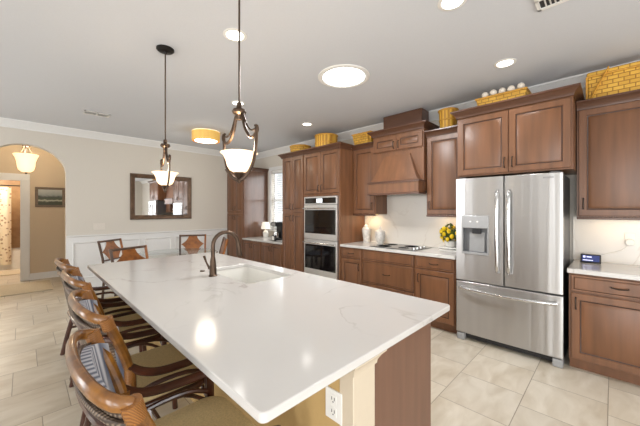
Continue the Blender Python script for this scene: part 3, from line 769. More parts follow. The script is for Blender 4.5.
# ---------------------------------------------------------------- island chairs
def make_chair(label, loc, rz):
    t = thing('island_chair', label, 'chair', loc, rz, 'rattan armchairs along the island', local=True)
    def arc(zc, ze, bow, xe, ye, n=12):
        out = []
        for i in range(n + 1):
            a = -PI / 2 + PI * i / n
            s = math.sin(a); c = math.cos(a) ** .75 if math.cos(a) > 1e-6 else 0
            out.append((xe - bow * c, ye * s, ze + (zc - ze) * c))
        return out
    # legs
    for s in (-1, 1):
        MB().tube([(-.27, s * .315, 0), (-.23, s * .30, .2), (-.175, s * .28, .43), (-.15, s * .277, .52)], [.019, .02, .021, .021], 9).build('leg', RATTAND, t)
        MB().tube([(.26, s * .30, 0), (.245, s * .29, .25), (.235, s * .285, .52), (.232, s * .285, .585)], [.018, .019, .02, .02], 9).build('leg', RATTAND, t)
        # back post
        p = MB().tube([(-.15, s * .277, .50), (-.145, s * .28, .62), (-.19, s * .295, .78), (-.25, s * .31, .928)], [.022, .022, .022, .023], 10).build('back_post', RATTAN, t)
        MB().tube([(-.238, s * .307, .89), (-.253, s * .311, .942)], [.026, .027], 12).build('binding', RATTANW, p)
        MB().tube([(-.148, s * .279, .60), (-.15, s * .282, .665)], [.026, .026], 12).build('binding', RATTANW, p)
        # arm
        MB().tube([(-.16, s * .287, .68), (-.10, s * .293, .635), (-.02, s * .297, .608), (.10, s * .295, .60), (.20, s * .288, .60), (.25, s * .282, .588)], [.02, .021, .021, .021, .021, .017], 10).build('armrest', RATTAND, t)
        MB().tube([(-.17, s * .28, .50), (-.05, s * .285, .545), (.12, s * .286, .545), (.232, s * .284, .50)], .012, 8).tube([(-.19, s * .285, .36), (-.08, s * .28, .42), (.1, s * .28, .42), (.24, s * .286, .33)], .011, 8).build('side_brace', RATTAND, t)
    MB().tube([(.24, -.285, .34), (.235, -.12, .425), (.235, .12, .425), (.24, .285, .34)], .011, 8).build('front_brace', RATTAND, t)
    MB().tube([(-.215, -.29, .26), (.24, -.288, .26)], .012, 8).tube([(-.215, .29, .26), (.24, .288, .26)], .012, 8).tube([(.02, -.29, .26), (.02, .29, .26)], .012, 8).build('stretcher', RATTAND, t)
    # seat frame and cushion
    fr = rrect(-.23, .25, -.275, .275, .09, 0, 6)
    MB().tube([(x, y, .44) for x, y, z in fr], .02, 8, closed=True).build('seat_frame', RATTAND, t)
    m = MB(); L = []
    for i, (ins, z) in enumerate(((.012, .43), (0, .445), (0, .485), (.012, .502), (.05, .512), (.12, .518))):
        L.append([(x, y, z) for x, y, _ in rrect(-.21 + ins, .275 - ins, -.262 + ins, .262 - ins, .10 - min(.06, ins * .6), z, 6)])
    m.rings(L); m.build('seat', SEATF, t)
    # back: rails, woven panel outside, striped pad inside
    MB().tube(arc(.968, .932, .09, -.25, .31), .0195, 12, flat=(1.1, .75)).build('top_rail', RATTAN, t)
    MB().tube(arc(.86, .83, .10, -.215, .30), .018, 10).build('lower_rail', RATTAND, t)
    MB().tube(arc(.90, .87, .10, -.232, .305), .009, 8).build('rail_edge', CANE, t)
    a_top = arc(.935, .895, .085, -.235, .295, 12); a_bot = arc(.43, .43, .06, -.17, .265, 12)
    def shell(o0, o1, za, zb):
        m = MB(); L = []
        for o in (o0, o1):
            rows = []
            for k in range(6):
                s = k / 5
                rows.append([(b[0] + (a[0] - b[0]) * s + o, (b[1] + (a[1] - b[1]) * s) * (1 - abs(o) * .3), b[2] + za + (a[2] + zb - b[2] - za) * s) for a, b in zip(a_top, a_bot)])
            L.append(rows)
        for g in L: m.rings(g, cap=False, closed=False)
        n = len(a_top)
        for r0, r1 in ((0, 0), (5, 5)):
            m.rings([L[0][r0], L[1][r1]], cap=False, closed=False)
        for c in (0, n - 1):
            m.rings([[L[0][k][c] for k in range(6)], [L[1][k][c] for k in range(6)]], cap=False, closed=False)
        bmesh.ops.remove_doubles(m.bm, verts=m.bm.verts, dist=1e-5)
        return m
    shell(-.008, .004, 0, 0).build('woven_back', CANE, t)
    shell(.005, .035, .02, -.01).build('back_pad', STRIPE, t)
    return t
c0 = make_chair('rattan armchair nearest the front corner of the island', (.45, 1.20, 0), 0)
dup(c0, (.52, 1.96, 0), 0, 'rattan armchair second from the near end of the island')
dup(c0, (.55, 2.82, 0), 0, 'rattan armchair third from the near end of the island')
dup(c0, (.555, 3.58, 0), .03, 'rattan armchair at the far end of the island, next to the dining area')

# ---------------------------------------------------------------- pendants over the island
def make_pendant(label, x, y, rz):
    t = thing('pendant_lamp', label, 'pendant lamp', (x, y, 1.59), rz, 'pendant lamps above the island', local=True)
    zt = ZC - 1.59
    MB().lathe((0, 0, 0), [(.07, zt - .001), (.07, zt - .012), (.06, zt - .022), (.015, zt - .03), (.01, zt - .045), (.0001, zt - .046)], 28).build('canopy', BLACKM, t)
    MB().cyl((0, 0, .42), (0, 0, zt - .03), .0055, n=10).build('rod', BRONZE, t)
    MB().lathe((0, 0, 0), [(.006, .46), (.014, .455), (.016, .43), (.012, .425), (.034, .418), (.04, .405), (.036, .395), (.02, .385), (.016, .36), (.0001, .355)], 24).build('hub', BRONZE, t)
    for s in (-1, 1):
        p = [(.014, .40), (.032, .37), (.052, .31), (.085, .262), (.118, .245), (.144, .255), (.16, .272), (.158, .296), (.142, .302)]
        MB().tube([(0, s * r, z) for r, z in p], [.009] * 6 + [.01, .01, .007], 9).build('arm', BRONZE, t)
        p = [(.034, .395), (.05, .36), (.074, .315), (.108, .285), (.142, .285)]
        MB().tube([(0, s * r, z) for r, z in p], .005, 8).build('arm_rib', BRONZE, t)
        p = [(.155, .29), (.154, .24), (.148, .18), (.128, .11), (.09, .06), (.045, .03), (.008, .02)]
        MB().tube([(0, s * r, z) for r, z in p], [.012, .01, .01, .01, .01, .01, .009], 9, flat=(.7, 1.2)).build('strap', BRONZE, t)
    sh = MB().lathe((0, 0, 0), [(.002, .058), (.03, .062), (.052, .074), (.066, .098), (.074, .13), (.088, .16), (.104, .172), (.1, .174), (.082, .163), (.068, .132), (.06, .1), (.03, .07), (.002, .065)], 36).build('glass_shade', GLOW, t)
    MB().lathe((0, 0, 0), [(.0001, 0), (.008, .004), (.011, .014), (.007, .022), (.014, .03), (.022, .045), (.028, .054), (.03, .062), (.0001, .064)], 20).build('finial', BRONZE, t)
    point('pendant_bulb', (x, y, 1.59 + .2), 7)
    return t
p0 = make_pendant('bronze pendant lamp with glowing bowl, the farther one over the island', .865, 2.74, -.1)
dup(p0, (.862, 1.50, 1.59), .087, 'bronze pendant lamp with glowing bowl, the nearer one beside the faucet')
point('pendant_bulb', (.862, 1.50, 1.79), 7)

# ---------------------------------------------------------------- ceiling fittings
can = None
CANS = [(1.187, 2.13, 'recessed ceiling light beside the near pendant rod'), (3.212, .725, 'recessed ceiling light in front of the refrigerator'), (3.235, 3.509, 'recessed ceiling light near the double ovens'),
        (1.968, 3.456, 'recessed ceiling light seen just behind the near pendant hub'), (2.015, .76, 'recessed ceiling light at the top edge of the photo')]
for x, y, lb in CANS:
    if can is None:
        can = thing('recessed_light', lb, 'ceiling light', (x, y, ZC - .006), 0, 'recessed ceiling lights', local=True)
        MB().lathe((0, 0, 0), [(.068, .0055), (.092, .0055), (.092, .002), (.07, -.002), (.066, .002)], 32).build('trim_ring', WHITEP, can)
        MB().lathe((0, 0, 0), [(.067, .005), (.066, .001), (.0001, 0), ], 32).build('lens', GLOWW, can)
    else: dup(can, (x, y, ZC - .006), 0, lb)
    l = bpy.data.lights.new('can_beam', 'SPOT'); l.energy = 13; l.color = (1, .97, .93); l.spot_size = 2.4; l.spot_blend = .8; l.shadow_soft_size = .07
    o = bpy.data.objects.new('can_beam', l); COL.objects.link(o); o.location = (x, y, ZC - .03)
t = thing('tubular_skylight', 'large round bright skylight lens flush in the ceiling', 'skylight', (2.36, 1.995, ZC - .02))
MB().lathe((2.36, 1.995, ZC), [(.235, -.0005), (.27, -.0005), (.268, -.008), (.24, -.014), (.232, -.008)], 48).build('trim_ring', WHITEP, t)
MB().lathe((2.36, 1.995, ZC), [(.235, -.004), (.2, -.013), (.1, -.017), (.0001, -.018)], 48).build('lens', GLOWS, t)
o = area('skylight_daylight', (2.36, 1.995, ZC - .03), (0, 0, 0), .42, .42, 45, (1, 1, 1))
o.data.shape = 'DISK'
t = thing('drum_ceiling_light', 'amber drum flush ceiling light above the dining table', 'ceiling light', (2.30, 5.15, ZC - .17))
MB().lathe((2.30, 5.15, ZC - .17), [(.23, .01), (.235, .01), (.235, .165), (.23, .165), (.23, .01)], 40).build('shade', DRUM, t)
MB().lathe((2.30, 5.15, ZC - .17), [(.0001, 0), (.12, .003), (.228, .014), (.228, .018), (.0001, .02)], 40).build('diffuser', GLOWW, t)
MB().lathe((2.30, 5.15, ZC - .17), [(.06, .15), (.06, .1695), (.0001, .1695), (.0001, .15)], 20).build('ceiling_plate', BRONZE, t)
point('drum_bulb', (2.30, 5.15, ZC - .25), 12, (1, .88, .7), .15)
def vent(x, y, sx, sy, lb, nx=True):
    t = thing('ceiling_vent', lb, 'vent', (x, y, ZC - .012), 0, local=True)
    MB().box(-sx / 2, sx / 2, -sy / 2, sy / 2, .009, .0118).build('backing', VENTD, t, smooth=False)
    m = MB()
    for a, b, c, d in ((-sx / 2, sx / 2, -sy / 2, -sy / 2 + .02), (-sx / 2, sx / 2, sy / 2 - .02, sy / 2), (-sx / 2, -sx / 2 + .02, -sy / 2, sy / 2), (sx / 2 - .02, sx / 2, -sy / 2, sy / 2), (-.006, .006, -sy / 2, sy / 2)): m.box(a, b, c, d, 0, .01)
    m.build('frame', WHITEP, t, smooth=False)
    m = MB(); n = int((sy - .04) / .025)
    for i in range(n):
        yy = -sy / 2 + .03 + i * .025
        m.hexa([(-sx / 2 + .02, yy, .001), (sx / 2 - .02, yy, .001), (sx / 2 - .02, yy + .003, .001), (-sx / 2 + .02, yy + .003, .001)], [(-sx / 2 + .02, yy + .008, .009), (sx / 2 - .02, yy + .008, .009), (sx / 2 - .02, yy + .011, .009), (-sx / 2 + .02, yy + .011, .009)])
    m.build('louvres', WHITEP, t, smooth=False)
    return t
vent(.75, 5.28, .30, .17, 'white ceiling vent above the far arch side')
v = vent(2.40, .19, .26, .36, 'white ceiling vent at the upper right, near the refrigerator'); v.rotation_euler[2] = 0

# ================================================================ ITEMS ON COUNTERS
# cooktop
t = thing('cooktop', 'black glass cooktop with steel knobs set in the counter', 'cooktop', (3.78, 2.15, .9145))
MB().box(3.53, 4.02, 1.79, 2.50, .9145, .922).build('glass_top', GLASSB, t, bevel=.003)
for k in range(4):
    MB().lathe((3.60 + k * .10, 1.85, .922), [(.024, 0), (.024, .004), (.02, .006), (.019, .022), (.0001, .024)], 18).build('knob', STEELH, t)
m = MB()
for x, y, r in ((3.67, 2.33, .1), (3.9, 2.34, .075), (3.67, 2.03, .075), (3.9, 2.04, .1)):
    m.lathe((x, y, .9221), [(r, 0), (r, .0006), (r - .004, .0006), (r - .004, 0)], 32)
m.build('burner_rings', M('burner_ring_grey', (70, 74, 76), .2, ns=10, amt=.03), t)
# jars
CERP = M('pale_relief_ceramic', (226, 222, 214), .35, ns=22, rgb2=(186, 182, 176), bump=.4)
t = thing('ceramic_urn', 'slender white ceramic urn on the counter next to the oven cabinet', 'urn', (3.97, 2.87, .9145))
MB().lathe((3.97, 2.87, .9145), [(.055, 0), (.058, .008), (.05, .03), (.062, .1), (.074, .19), (.07, .225), (.045, .245), (.042, .255)], 24).build('body', CERP, t)
MB().lathe((3.97, 2.87, .9145), [(.046, .255), (.046, .262), (.03, .278), (.012, .29), (.014, .302), (.0001, .31)], 20).build('lid', CERP, t)
t = thing('lidded_jar', 'white ceramic jar with knobbed lid on the counter beside the cooktop', 'jar', (3.93, 2.58, .9145))
MB().lathe((3.93, 2.58, .9145), [(.05, 0), (.055, .01), (.05, .02), (.068, .05), (.078, .1), (.078, .16), (.07, .185), (.0001, .186)], 24).build('body', CERP, t)
MB().lathe((3.93, 2.58, .9145), [(.08, .187), (.08, .195), (.055, .208), (.02, .225), (.012, .24), (.018, .255), (.01, .27), (.0001, .274)], 24).build('lid', CERP, t)
# flower pot on a stand
t = thing('cake_stand', 'low white square stand under the potted lemon plant', 'stand', (3.92, 1.50, .9145))
MB().box(3.83, 4.01, 1.39, 1.61, .9145, .93).box(3.87, 3.97, 1.45, 1.55, .93, .945).box(3.82, 4.02, 1.38, 1.62, .945, .96).build('stand_plate', WHITEC, t, bevel=.004)
t = thing('lemon_plant', 'small topiary of yellow lemons and leaves in a white pot', 'plant', (3.92, 1.50, .9605))
MB().lathe((3.92, 1.50, .9605), [(.045, 0), (.06, .01), (.075, .07), (.078, .08), (.07, .08), (.06, .075), (.0001, .07)], 24).build('pot', WHITEC, t)
m = MB()
for i in range(150):
    a = random.uniform(0, 2 * PI); b = math.acos(random.uniform(-.85, 1)); r = random.uniform(.07, .125)
    c = Vector((3.92 + r * math.sin(b) * math.cos(a), 1.50 + r * math.sin(b) * math.sin(a), 1.135 + r * 1.05 * math.cos(b)))
    n = Vector((random.gauss(0, 1), random.gauss(0, 1), random.gauss(.3, 1))).normalized(); u = n.orthogonal().normalized(); v = n.cross(u)
    l = random.uniform(.022, .035)
    q = [c - u * l, c - v * l * .4 + n * .004, c + u * l, c + v * l * .4 + n * .004]
    m.hexa(q, [p + n * .0015 for p in q])
m.ball((3.92, 1.5, 1.12), .07, 12, 8)
m.build('foliage', LEAF, t, smooth=False)
for i in range(20):
    a = i * 2.4; b = math.acos(.75 - 1.5 * (i + .5) / 20); r = .112
    MB().ball((3.92 + r * math.sin(b) * math.cos(a), 1.50 + r * math.sin(b) * math.sin(a), 1.125 + r * math.cos(b)), random.uniform(.022, .03), 12, 8, sz=1.2).build('lemon', LEMON, t)
# smart clock
t = thing('smart_display', 'small black clock display with lit blue screen on the right counter', 'clock', (3.98, .155, .9145))
MB().hexa([(3.955, .08, .9145), (3.955, .235, .9145), (4.03, .215, .9145), (4.03, .10, .9145)], [(3.985, .08, 1.0), (3.985, .235, 1.0), (4.0, .22, .995), (4.0, .095, .995)]).build('housing', DARKP, t, bevel=.006)
def scr(y0, y1, s0, s1, off, name, mat, par):
    P = lambda y, s: Vector((3.955 + .03 * s - off, y, .9145 + .0855 * s))
    q = [P(y0, s0), P(y1, s0), P(y1, s1), P(y0, s1)]
    MB().hexa(q, [p + Vector((.0015, 0, 0)) for p in q]).build(name, mat, par, smooth=False)
sc = MB(); P = lambda y, s, o: Vector((3.955 + .03 * s - o, y, .9145 + .0855 * s))
q = [P(.094, .18, .002), P(.222, .18, .002), P(.222, .86, .002), P(.094, .86, .002)]
scO = sc.hexa(q, [p + Vector((.002, 0, 0)) for p in q]).build('screen', SCREEN, t, smooth=False)
for y0, y1, s0, s1 in ((.196, .214, .58, .8), (.15, .188, .62, .74), (.14, .215, .27, .36)): scr(y0, y1, s0, s1, .003, 'screen_mark', SCREENW, scO)
# outlet on right splash
t = thing('wall_outlet', 'white outlet with plugged-in adapter on the backsplash', 'outlet', (XW - .024, -.115, 1.15))
MB().box(XW - .026, XW - .0205, -.15, -.08, 1.10, 1.22).build('plate', WHITEP, t, bevel=.002)
MB().lathe((0, 0, 0), [(.0001, 0), (.03, .003), (.034, .012), (.03, .02), (.0001, .022)], 20).build('adapter', WHITEP, t).matrix_basis = Matrix.Translation((-.002, 0, -.02)) @ Matrix.Rotation(-PI / 2, 4, 'Y')
for o in t.children:
    if o.name.startswith('adapter'):
        o.data.transform(Matrix.Translation(Vector((XW - .024, -.115, 1.15))))
m = MB().tube([(XW - .04, -.10, 1.11), (XW - .035, -.06, 1.05), (XW - .03, .05, 1.0), (XW - .045, .12, .955), (4.03, .15, .925)], .0025, 6)
m.build('cable', WHITEP, t)
# buffet things
t = thing('table_lamp', 'small white lamp with pale shade on the buffet counter', 'lamp', (3.9, 5.62, .8205))
MB().lathe((3.9, 5.62, .8205), [(.05, 0), (.055, .01), (.06, .06), (.065, .11), (.04, .15), (.012, .165), (.01, .2), (.0001, .2)], 24).build('base', WHITEC, t)
MB().lathe((3.9, 5.62, .8205), [(.105, .19), (.107, .19), (.075, .345), (.073, .345), (.105, .19)], 28).build('lamp_shade', M('lamp_shade_linen', (244, 236, 222), .8, ns=60, amt=.03, emit=.5), t)
t = thing('coffee_maker', 'black and steel coffee maker on the buffet beside the pantry', 'coffee maker', (3.75, 4.97, .8205))
MB().box(3.64, 3.88, 4.88, 5.06, .8205, .85).box(3.78, 3.88, 4.88, 5.06, .85, 1.13).box(3.64, 3.88, 4.88, 5.06, 1.10, 1.19).build('body', DARKP, t, bevel=.012)
MB().lathe((3.71, 4.97, .851), [(.05, 0), (.062, .03), (.062, .09), (.05, .13), (.052, .14), (.0001, .14)], 20).build('carafe', STEELH, t)
MB().box(3.637, 3.6395, 4.91, 5.03, 1.115, 1.17).build('control_panel', STEEL, t, smooth=False)
t = thing('framed_sign', 'tiny white block with black frame on the buffet next to the coffee maker', 'ornament', (3.56, 4.84, .8205))
MB().box(3.54, 3.58, 4.79, 4.90, .8205, .93).build('frame', DARKP, t, bevel=.003)
MB().box(3.537, 3.5395, 4.806, 4.884, .836, .914).build('face', WHITEP, t, smooth=False)

# ================================================================ BASKETS ON THE CABINETS
ZT = 2.476
def hoop(c, r, z, rr=.008, sx=1, sy=1, n=28): return [(c[0] + r * sx * math.cos(2 * PI * i / n), c[1] + r * sy * math.sin(2 * PI * i / n), z) for i in range(n)]
t = thing('basket', 'low round woven basket on top of the pantry cabinet', 'basket', (3.72, 4.22, 2.431), group='baskets along the cabinet tops')
MB().lathe((3.72, 4.22, 2.431), [(.12, 0), (.16, .03), (.19, .12), (.20, .2), (.19, .2), (.15, .06), (.0001, .05)], 28).build('body', BASKET, t)
MB().tube(hoop((3.72, 4.22), .197, 2.635), .012, 8, closed=True).tube([(3.72, 4.22 - .19, 2.62), (3.72, 4.22 - .13, 2.66), (3.72, 4.22, 2.675), (3.72, 4.22 + .13, 2.66), (3.72, 4.22 + .19, 2.62)], .009, 8).build('rim', BASKETD, t)
t = thing('basket', 'tall drum-shaped splint basket above the double ovens', 'basket', (3.74, 3.56, 2.431), group='baskets along the cabinet tops')
MB().lathe((3.74, 3.56, 2.431), [(.17, 0), (.19, .02), (.195, .15), (.195, .30), (.185, .30), (.18, .04), (.0001, .03)], 32).build('body', BASKETH, t)
MB().tube(hoop((3.74, 3.56), .196, 2.728), .012, 8, closed=True).tube(hoop((3.74, 3.56), .197, 2.60), .006, 8, closed=True).build('rim', BASKETD, t)
t = thing('basket', 'flared rectangular basket with crossed handles, left of the hood box', 'basket', (3.92, 2.84, 2.421), group='baskets along the cabinet tops')
MB().hexa([(3.82, 2.69, 2.421), (3.82, 2.985, 2.421), (4.02, 2.985, 2.421), (4.02, 2.69, 2.421)], [(3.795, 2.66, 2.66), (3.795, 3.03, 2.66), (4.04, 3.03, 2.66), (4.04, 2.66, 2.66)]).build('body', BASKET, t, bevel=.01)
MB().tube([(3.79, 2.66, 2.66), (3.79, 3.03, 2.66), (4.04, 3.03, 2.66), (4.04, 2.66, 2.66)], .01, 8, closed=True).build('rim', BASKETD, t)
MB().tube([(3.80, 2.95, 2.43), (3.783, 2.84, 2.62), (3.785, 2.80, 2.665)], .008, 8, flat=(1.6, .6)).tube([(3.80, 2.70, 2.43), (3.783, 2.70, 2.58), (3.785, 2.72, 2.665)], .008, 8, flat=(1.6, .6)).build('handle', BASKETD, t)
t = thing('basket', 'small tapered splint bucket basket between hood and refrigerator', 'basket', (3.895, 1.52, 2.421), group='baskets along the cabinet tops')
MB().lathe((3.895, 1.52, 2.421), [(.09, 0), (.095, .01), (.105, .15), (.115, .31), (.107, .31), (.095, .03), (.0001, .02)], 28).build('body', BASKETH, t)
MB().tube(hoop((3.895, 1.52), .115, 2.725), .012, 8, closed=True).tube(hoop((3.895, 1.52), .106, 2.60), .008, 8, closed=True).build('rim', BASKETD, t)
t = thing('basket', 'shallow oblong basket heaped with white shells above the refrigerator', 'basket', (3.72, .86, 2.491), group='baskets along the cabinet tops')
MB().hexa([(3.62, .66, 2.491), (3.62, 1.06, 2.491), (3.83, 1.06, 2.491), (3.83, .66, 2.491)], [(3.60, .62, 2.68), (3.60, 1.10, 2.68), (3.85, 1.10, 2.68), (3.85, .62, 2.68)]).build('body', BASKET, t, bevel=.012)
MB().tube([(3.60, .62, 2.68), (3.60, 1.10, 2.68), (3.85, 1.10, 2.68), (3.85, .62, 2.68)], .012, 8, closed=True).build('rim', BASKETD, t)
rim_z = 2.66
k = 0
for row, (x, n) in enumerate(((3.645, 5), (3.73, 5), (3.815, 5))):
    for i in range(n):
        y = .68 + i * .084 + (.02 if row % 2 else 0)
        zz = 2.722 + random.uniform(0, .015)
        o = MB().ball((0, 0, 0), .036, 10, 8, 1, 1.04, .95).build('shell', SHELLM, None)
        o.location = (x + random.uniform(-.006, .006), y, zz); o.rotation_euler = (random.uniform(-.5, .5), random.uniform(-.5, .5), random.uniform(0, 3))
        tag(o, 'white shell heaped in the oblong basket above the refrigerator', 'shell', 'shells in the oblong basket')
t = thing('picnic_basket', 'large woven picnic basket on the cabinet right of the refrigerator', 'basket', (3.92, -.07, 2.421), group='baskets along the cabinet tops')
MB().hexa([(3.80, -.32, 2.421), (3.80, .165, 2.421), (4.04, .165, 2.421), (4.04, -.32, 2.421)], [(3.79, -.33, 2.70), (3.79, .175, 2.70), (4.05, .175, 2.70), (4.05, -.33, 2.70)]).build('body', BASKET, t, bevel=.012)
MB().box(3.785, 4.055, -.335, .18, 2.701, 2.745).build('lid', BASKET, t, bevel=.015)
for y, s in ((.05, 1), (-.20, -1)):
    MB().tube([(3.785, y + s * .10, 2.48), (3.778, y + s * .05, 2.60), (3.776, y, 2.70), (3.785, y - .02 * s, 2.752)], .011, 8, flat=(1.6, .6)).build('handle', BASKETD, t)
MB().tube([(3.784, .178, 2.70), (3.784, -.333, 2.70)], .008, 8).tube([(3.784, .178, 2.435), (3.784, .178, 2.70)], .008, 8).build('rim', BASKETD, t)
t = thing('ornament', 'small amber vase on top of the far corner cabinet', 'vase', (3.62, 5.98, 2.361))
MB().lathe((3.62, 5.98, 2.361), [(.05, 0), (.08, .05), (.085, .1), (.05, .16), (.035, .2), (.05, .23), (.04, .23), (.0001, .2)], 24).build('body', BASKETD, t)
# ================================================================ FAR WALL
t = thing('wall_mirror', 'large bronze framed mirror hanging on the far wall', 'mirror', (2.03, YF - .001, 1.253))
def frame_ring(m, x0, x1, z0, z1, y, prof):
    L = []
    for i, d in prof:
        L.append([(x0 + i, y - d, z0 + i), (x1 - i, y - d, z0 + i), (x1 - i, y - d, z1 - i), (x0 + i, y - d, z1 - i)])
    m.rings(L, cap=False)
m = MB(); frame_ring(m, 1.45, 2.61, 1.253, 2.15, YF - .001, [(0, 0), (0, .03), (.012, .045), (.04, .04), (.055, .028), (.075, .026), (.085, .012), (.085, 0), (0, 0)])
m.build('frame', MFRAME, t)
MB().box(1.53, 2.53, YF - .012, YF - .003, 1.333, 2.07).build('glass', MIRROR, t, smooth=False)
t = thing('light_switch', 'white three-gang switch plate above the wainscot', 'switch', (.97, YF, 1.08))
SWP = M('ivory_switch_plastic', (220, 213, 203), .4, ns=20, amt=.01)
MB().box(.885, 1.055, YF - .007, YF - .001, 1.085, 1.20).build('plate', SWP, t, bevel=.002)
for k in range(3): MB().box(.905 + k * .047, .937 + k * .047, YF - .011, YF - .0065, 1.11, 1.175).build('rocker', SWP, t, bevel=.001)
t = thing('framed_painting', 'small landscape painting in a weathered frame on the hall wall', 'painting', (.411, 8.499, 1.50))
m = MB(); frame_ring(m, .175, .647, 1.50, 1.92, 8.499, [(0, 0), (0, .02), (.01, .028), (.04, .02), (.05, .008), (.05, 0), (0, 0)])
m.build('frame', PAINTF, t)
MB().box(.222, .60, 8.488, 8.497, 1.547, 1.873).build('canvas', PAINT, t, smooth=False)
t = thing('hall_ceiling_lamp', 'glowing bell glass ceiling lamp in the hall behind the arch', 'ceiling lamp', (.04, 7.5, 2.09))
c = (.04, 7.5, 2.09)
MB().lathe(c, [(.002, .03), (.06, .035), (.1, .07), (.118, .14), (.125, .22), (.145, .29), (.172, .345), (.166, .35), (.135, .29), (.112, .2), (.09, .08), (.002, .045)], 36).build('glass_shade', GLOW, t)
MB().lathe(c, [(.0001, -.005), (.012, .0), (.016, .015), (.022, .028), (.0001, .03)], 16).build('finial', BRONZE, t)
for k in range(3):
    a = 2 * PI * k / 3 + .4
    MB().tube([(c[0] + .13 * math.cos(a), c[1] + .13 * math.sin(a), c[2] + .33), (c[0] + .06 * math.cos(a), c[1] + .06 * math.sin(a), c[2] + .43), (c[0] + .04 * math.cos(a), c[1] + .04 * math.sin(a), c[2] + .50)], .007, 8).build('arm', BRONZE, t)
MB().lathe(c, [(.05, .49), (.055, .51), (.03, .53), (.012, .54), (.012, .72), (.07, .725), (.07, .739), (.0001, .739)], 20).build('stem', BRONZE, t)
point('hall_bulb', (c[0], c[1], c[2] + .42), 34, (1, .84, .62), .12)
tag(at_base(MB().box(-.75, .385, 7.19, 8.19, .001, .012).build('hall_rug', RUG, bevel=.004), (-.2, 7.7, .001)), 'flat beige rug on the hall floor in front of the bathroom door', 'rug')
tag(at_base(MB().box(-.9, -.02, 9.45, 10.1, .001, .015).build('bath_mat', RUG, bevel=.004), (-.45, 9.8, .001)), 'beige bath mat on the floor in front of the bathtub', 'rug')
# bathroom
t = thing('bathtub', 'white bathtub seen through the bathroom door', 'bathtub', (-.7, 10.75, 0))
m = MB()
m.rings([rrect(-1.62, .19, 10.4, 11.09, .02, 0.001), rrect(-1.62, .19, 10.4, 11.09, .02, .45), rrect(-1.53, .1, 10.48, 11.02, .1, .455), rrect(-1.45, .02, 10.55, 10.97, .1, .12)], cap=True)
m.build('shell', WHITEC, t)
t = thing('shower_curtain', 'cream floral shower curtain hanging beside the bathtub', 'curtain', (-.9, 10.33, .1))
m = MB(); top = []; bot = []
n = 60
fr = []; bk = []
for i in range(n + 1):
    x = -1.5 + i * (1.30 / n); y = 10.33 + .028 * math.sin(i * .75)
    fr.append((x, y)); bk.append((x, y + .004))
m.prism(fr + bk[::-1], 'z', .12, 1.99)
m.build('cloth', CURT, t)
t2 = tag(at_base(MB().cyl((-1.63, 10.33, 2.03), (.2, 10.33, 2.03), .013, n=12).build('curtain_rod', BLACKM), (-.7, 10.33, 2.03)), 'dark metal shower curtain rod spanning the bathroom', 'rod')
for i in range(9):
    o = MB().tube([(x, 10.33 + .024 * math.cos(a), 2.022 + .03 * math.sin(a)) for x, a in [(-1.45 + i * .15, 2 * PI * k / 10) for k in range(10)]], .003, 6, closed=True).build('ring', BRONZE, t)
point('bathroom_light', (-.6, 9.6, 2.5), 110, (1, .92, .78), .2)

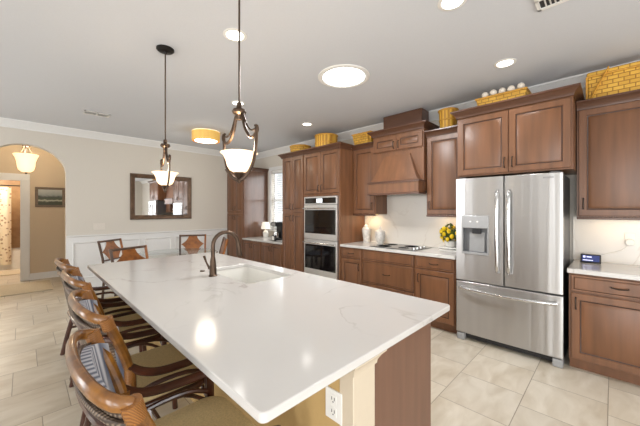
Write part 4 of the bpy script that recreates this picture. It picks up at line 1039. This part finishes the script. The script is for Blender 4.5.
# ================================================================ DINING AREA
GLASST = M('grey_tinted_glass', (214, 220, 218), .03, ns=3, amt=.02, trans=.9)
t = thing('dining_table', 'round glass-topped dining table beyond the island', 'table', (1.70, 4.88, 0))
MB().lathe((1.70, 4.88, 0), [(.0001, .745), (.61, .745), (.62, .752), (.61, .76), (.0001, .76)], 64).build('tabletop', GLASST, t)
MB().lathe((1.70, 4.88, 0), [(.20, 0), (.20, .03), (.18, .05), (.10, .09), (.08, .3), (.09, .55), (.14, .72), (.16, .744), (.0001, .744)], 32).build('pedestal', DWOOD, t)
def make_dining_chair(label, loc, rz):
    """faces +x"""
    t = thing('dining_chair', label, 'chair', loc, rz, 'dining chairs around the table', local=True)
    for s in (-1, 1):
        MB().tube([(-.24, s * .215, 0), (-.20, s * .215, .45)], .017, 8).build('leg', DWOOD, t)
        MB().tube([(.21, s * .215, 0), (.20, s * .215, .44)], .017, 8).build('leg', DWOOD, t)
        MB().tube([(-.20, s * .215, .44), (-.225, s * .22, .70), (-.29, s * .225, .965)], .017, 8).build('back_post', DAMBER if s > 0 else DWOOD, t)
    MB().tube([(-.285, -.23, .95), (-.285, .23, .95)], .016, 8).build('top_rail', DWOOD, t)
    MB().tube([(-.215, -.22, .66), (-.215, .22, .66)], .013, 8).build('lower_rail', DWOOD, t)
    out = []
    def X(z): return -.29 + (.965 - z) * .25
    R = []
    for k in range(15):
        z = .945 - (.945 - .67) * k / 14
        s = (z - .67) / .275
        h = .075 + .13 * ((1 - s) / .58) ** 2 if s > .42 else .205 - .11 * ((.42 - s) / .42) ** .6
        R.append([(X(z) - .007, -h, z), (X(z) - .007, h, z), (X(z) + .007, h, z), (X(z) + .007, -h, z)])
    MB().rings(R).build('splat', DAMBER, t)
    MB().box(-.22, .22, -.225, .225, .41, .445).build('seat_frame', DWOOD, t, bevel=.006)
    m = MB()
    m.rings([rrect(-.20 + i, .225 - i, -.22 + i, .22 - i, .05, z) for i, z in ((0, .446), (0, .475), (.015, .49), (.06, .497))])
    m.build('seat', STRIPE, t)
    return t
d0 = make_dining_chair('dining chair closest to the far left corner of the island', (1.06, 4.13, 0), -1.2)
dup(d0, (1.17, 5.50, 0), -.85, 'dining chair leaning before the left wainscot panel, behind another dining chair')
dup(d0, (2.18, 5.50, 0), -2.05, 'dining chair facing the camera below the mirror')
dup(d0, (2.16, 4.78, 0), PI - .35, 'dining chair seen through the arc of the faucet')

# ---------------------------------------------------------------- under-cabinet lamps
def strip(y0, y1, lb, p):
    o = tag(at_base(MB().box(3.95, 3.99, y0, y1, 1.364, 1.3745).build('under_cabinet_light', M('lit_strip', (255, 230, 190), .5, ns=10, amt=.01, emit=1.4, ecol=(255, 214, 150))), (3.97, (y0 + y1) / 2, 1.364)), lb, 'light', 'under-cabinet light strips')
    area('strip_beam', (3.97, (y0 + y1) / 2, 1.358), (0, 0, 0), .04, y1 - y0, p * .22, (1, .74, .44))
strip(2.66, 2.93, 'light strip under the wall cabinet next to the ovens', 6.)
strip(1.38, 1.68, 'light strip under the wall cabinet left of the refrigerator', 3.)
strip(-.28, .18, 'light strip under the wall cabinet right of the refrigerator', 3.)
bpy.context.view_layer.update()
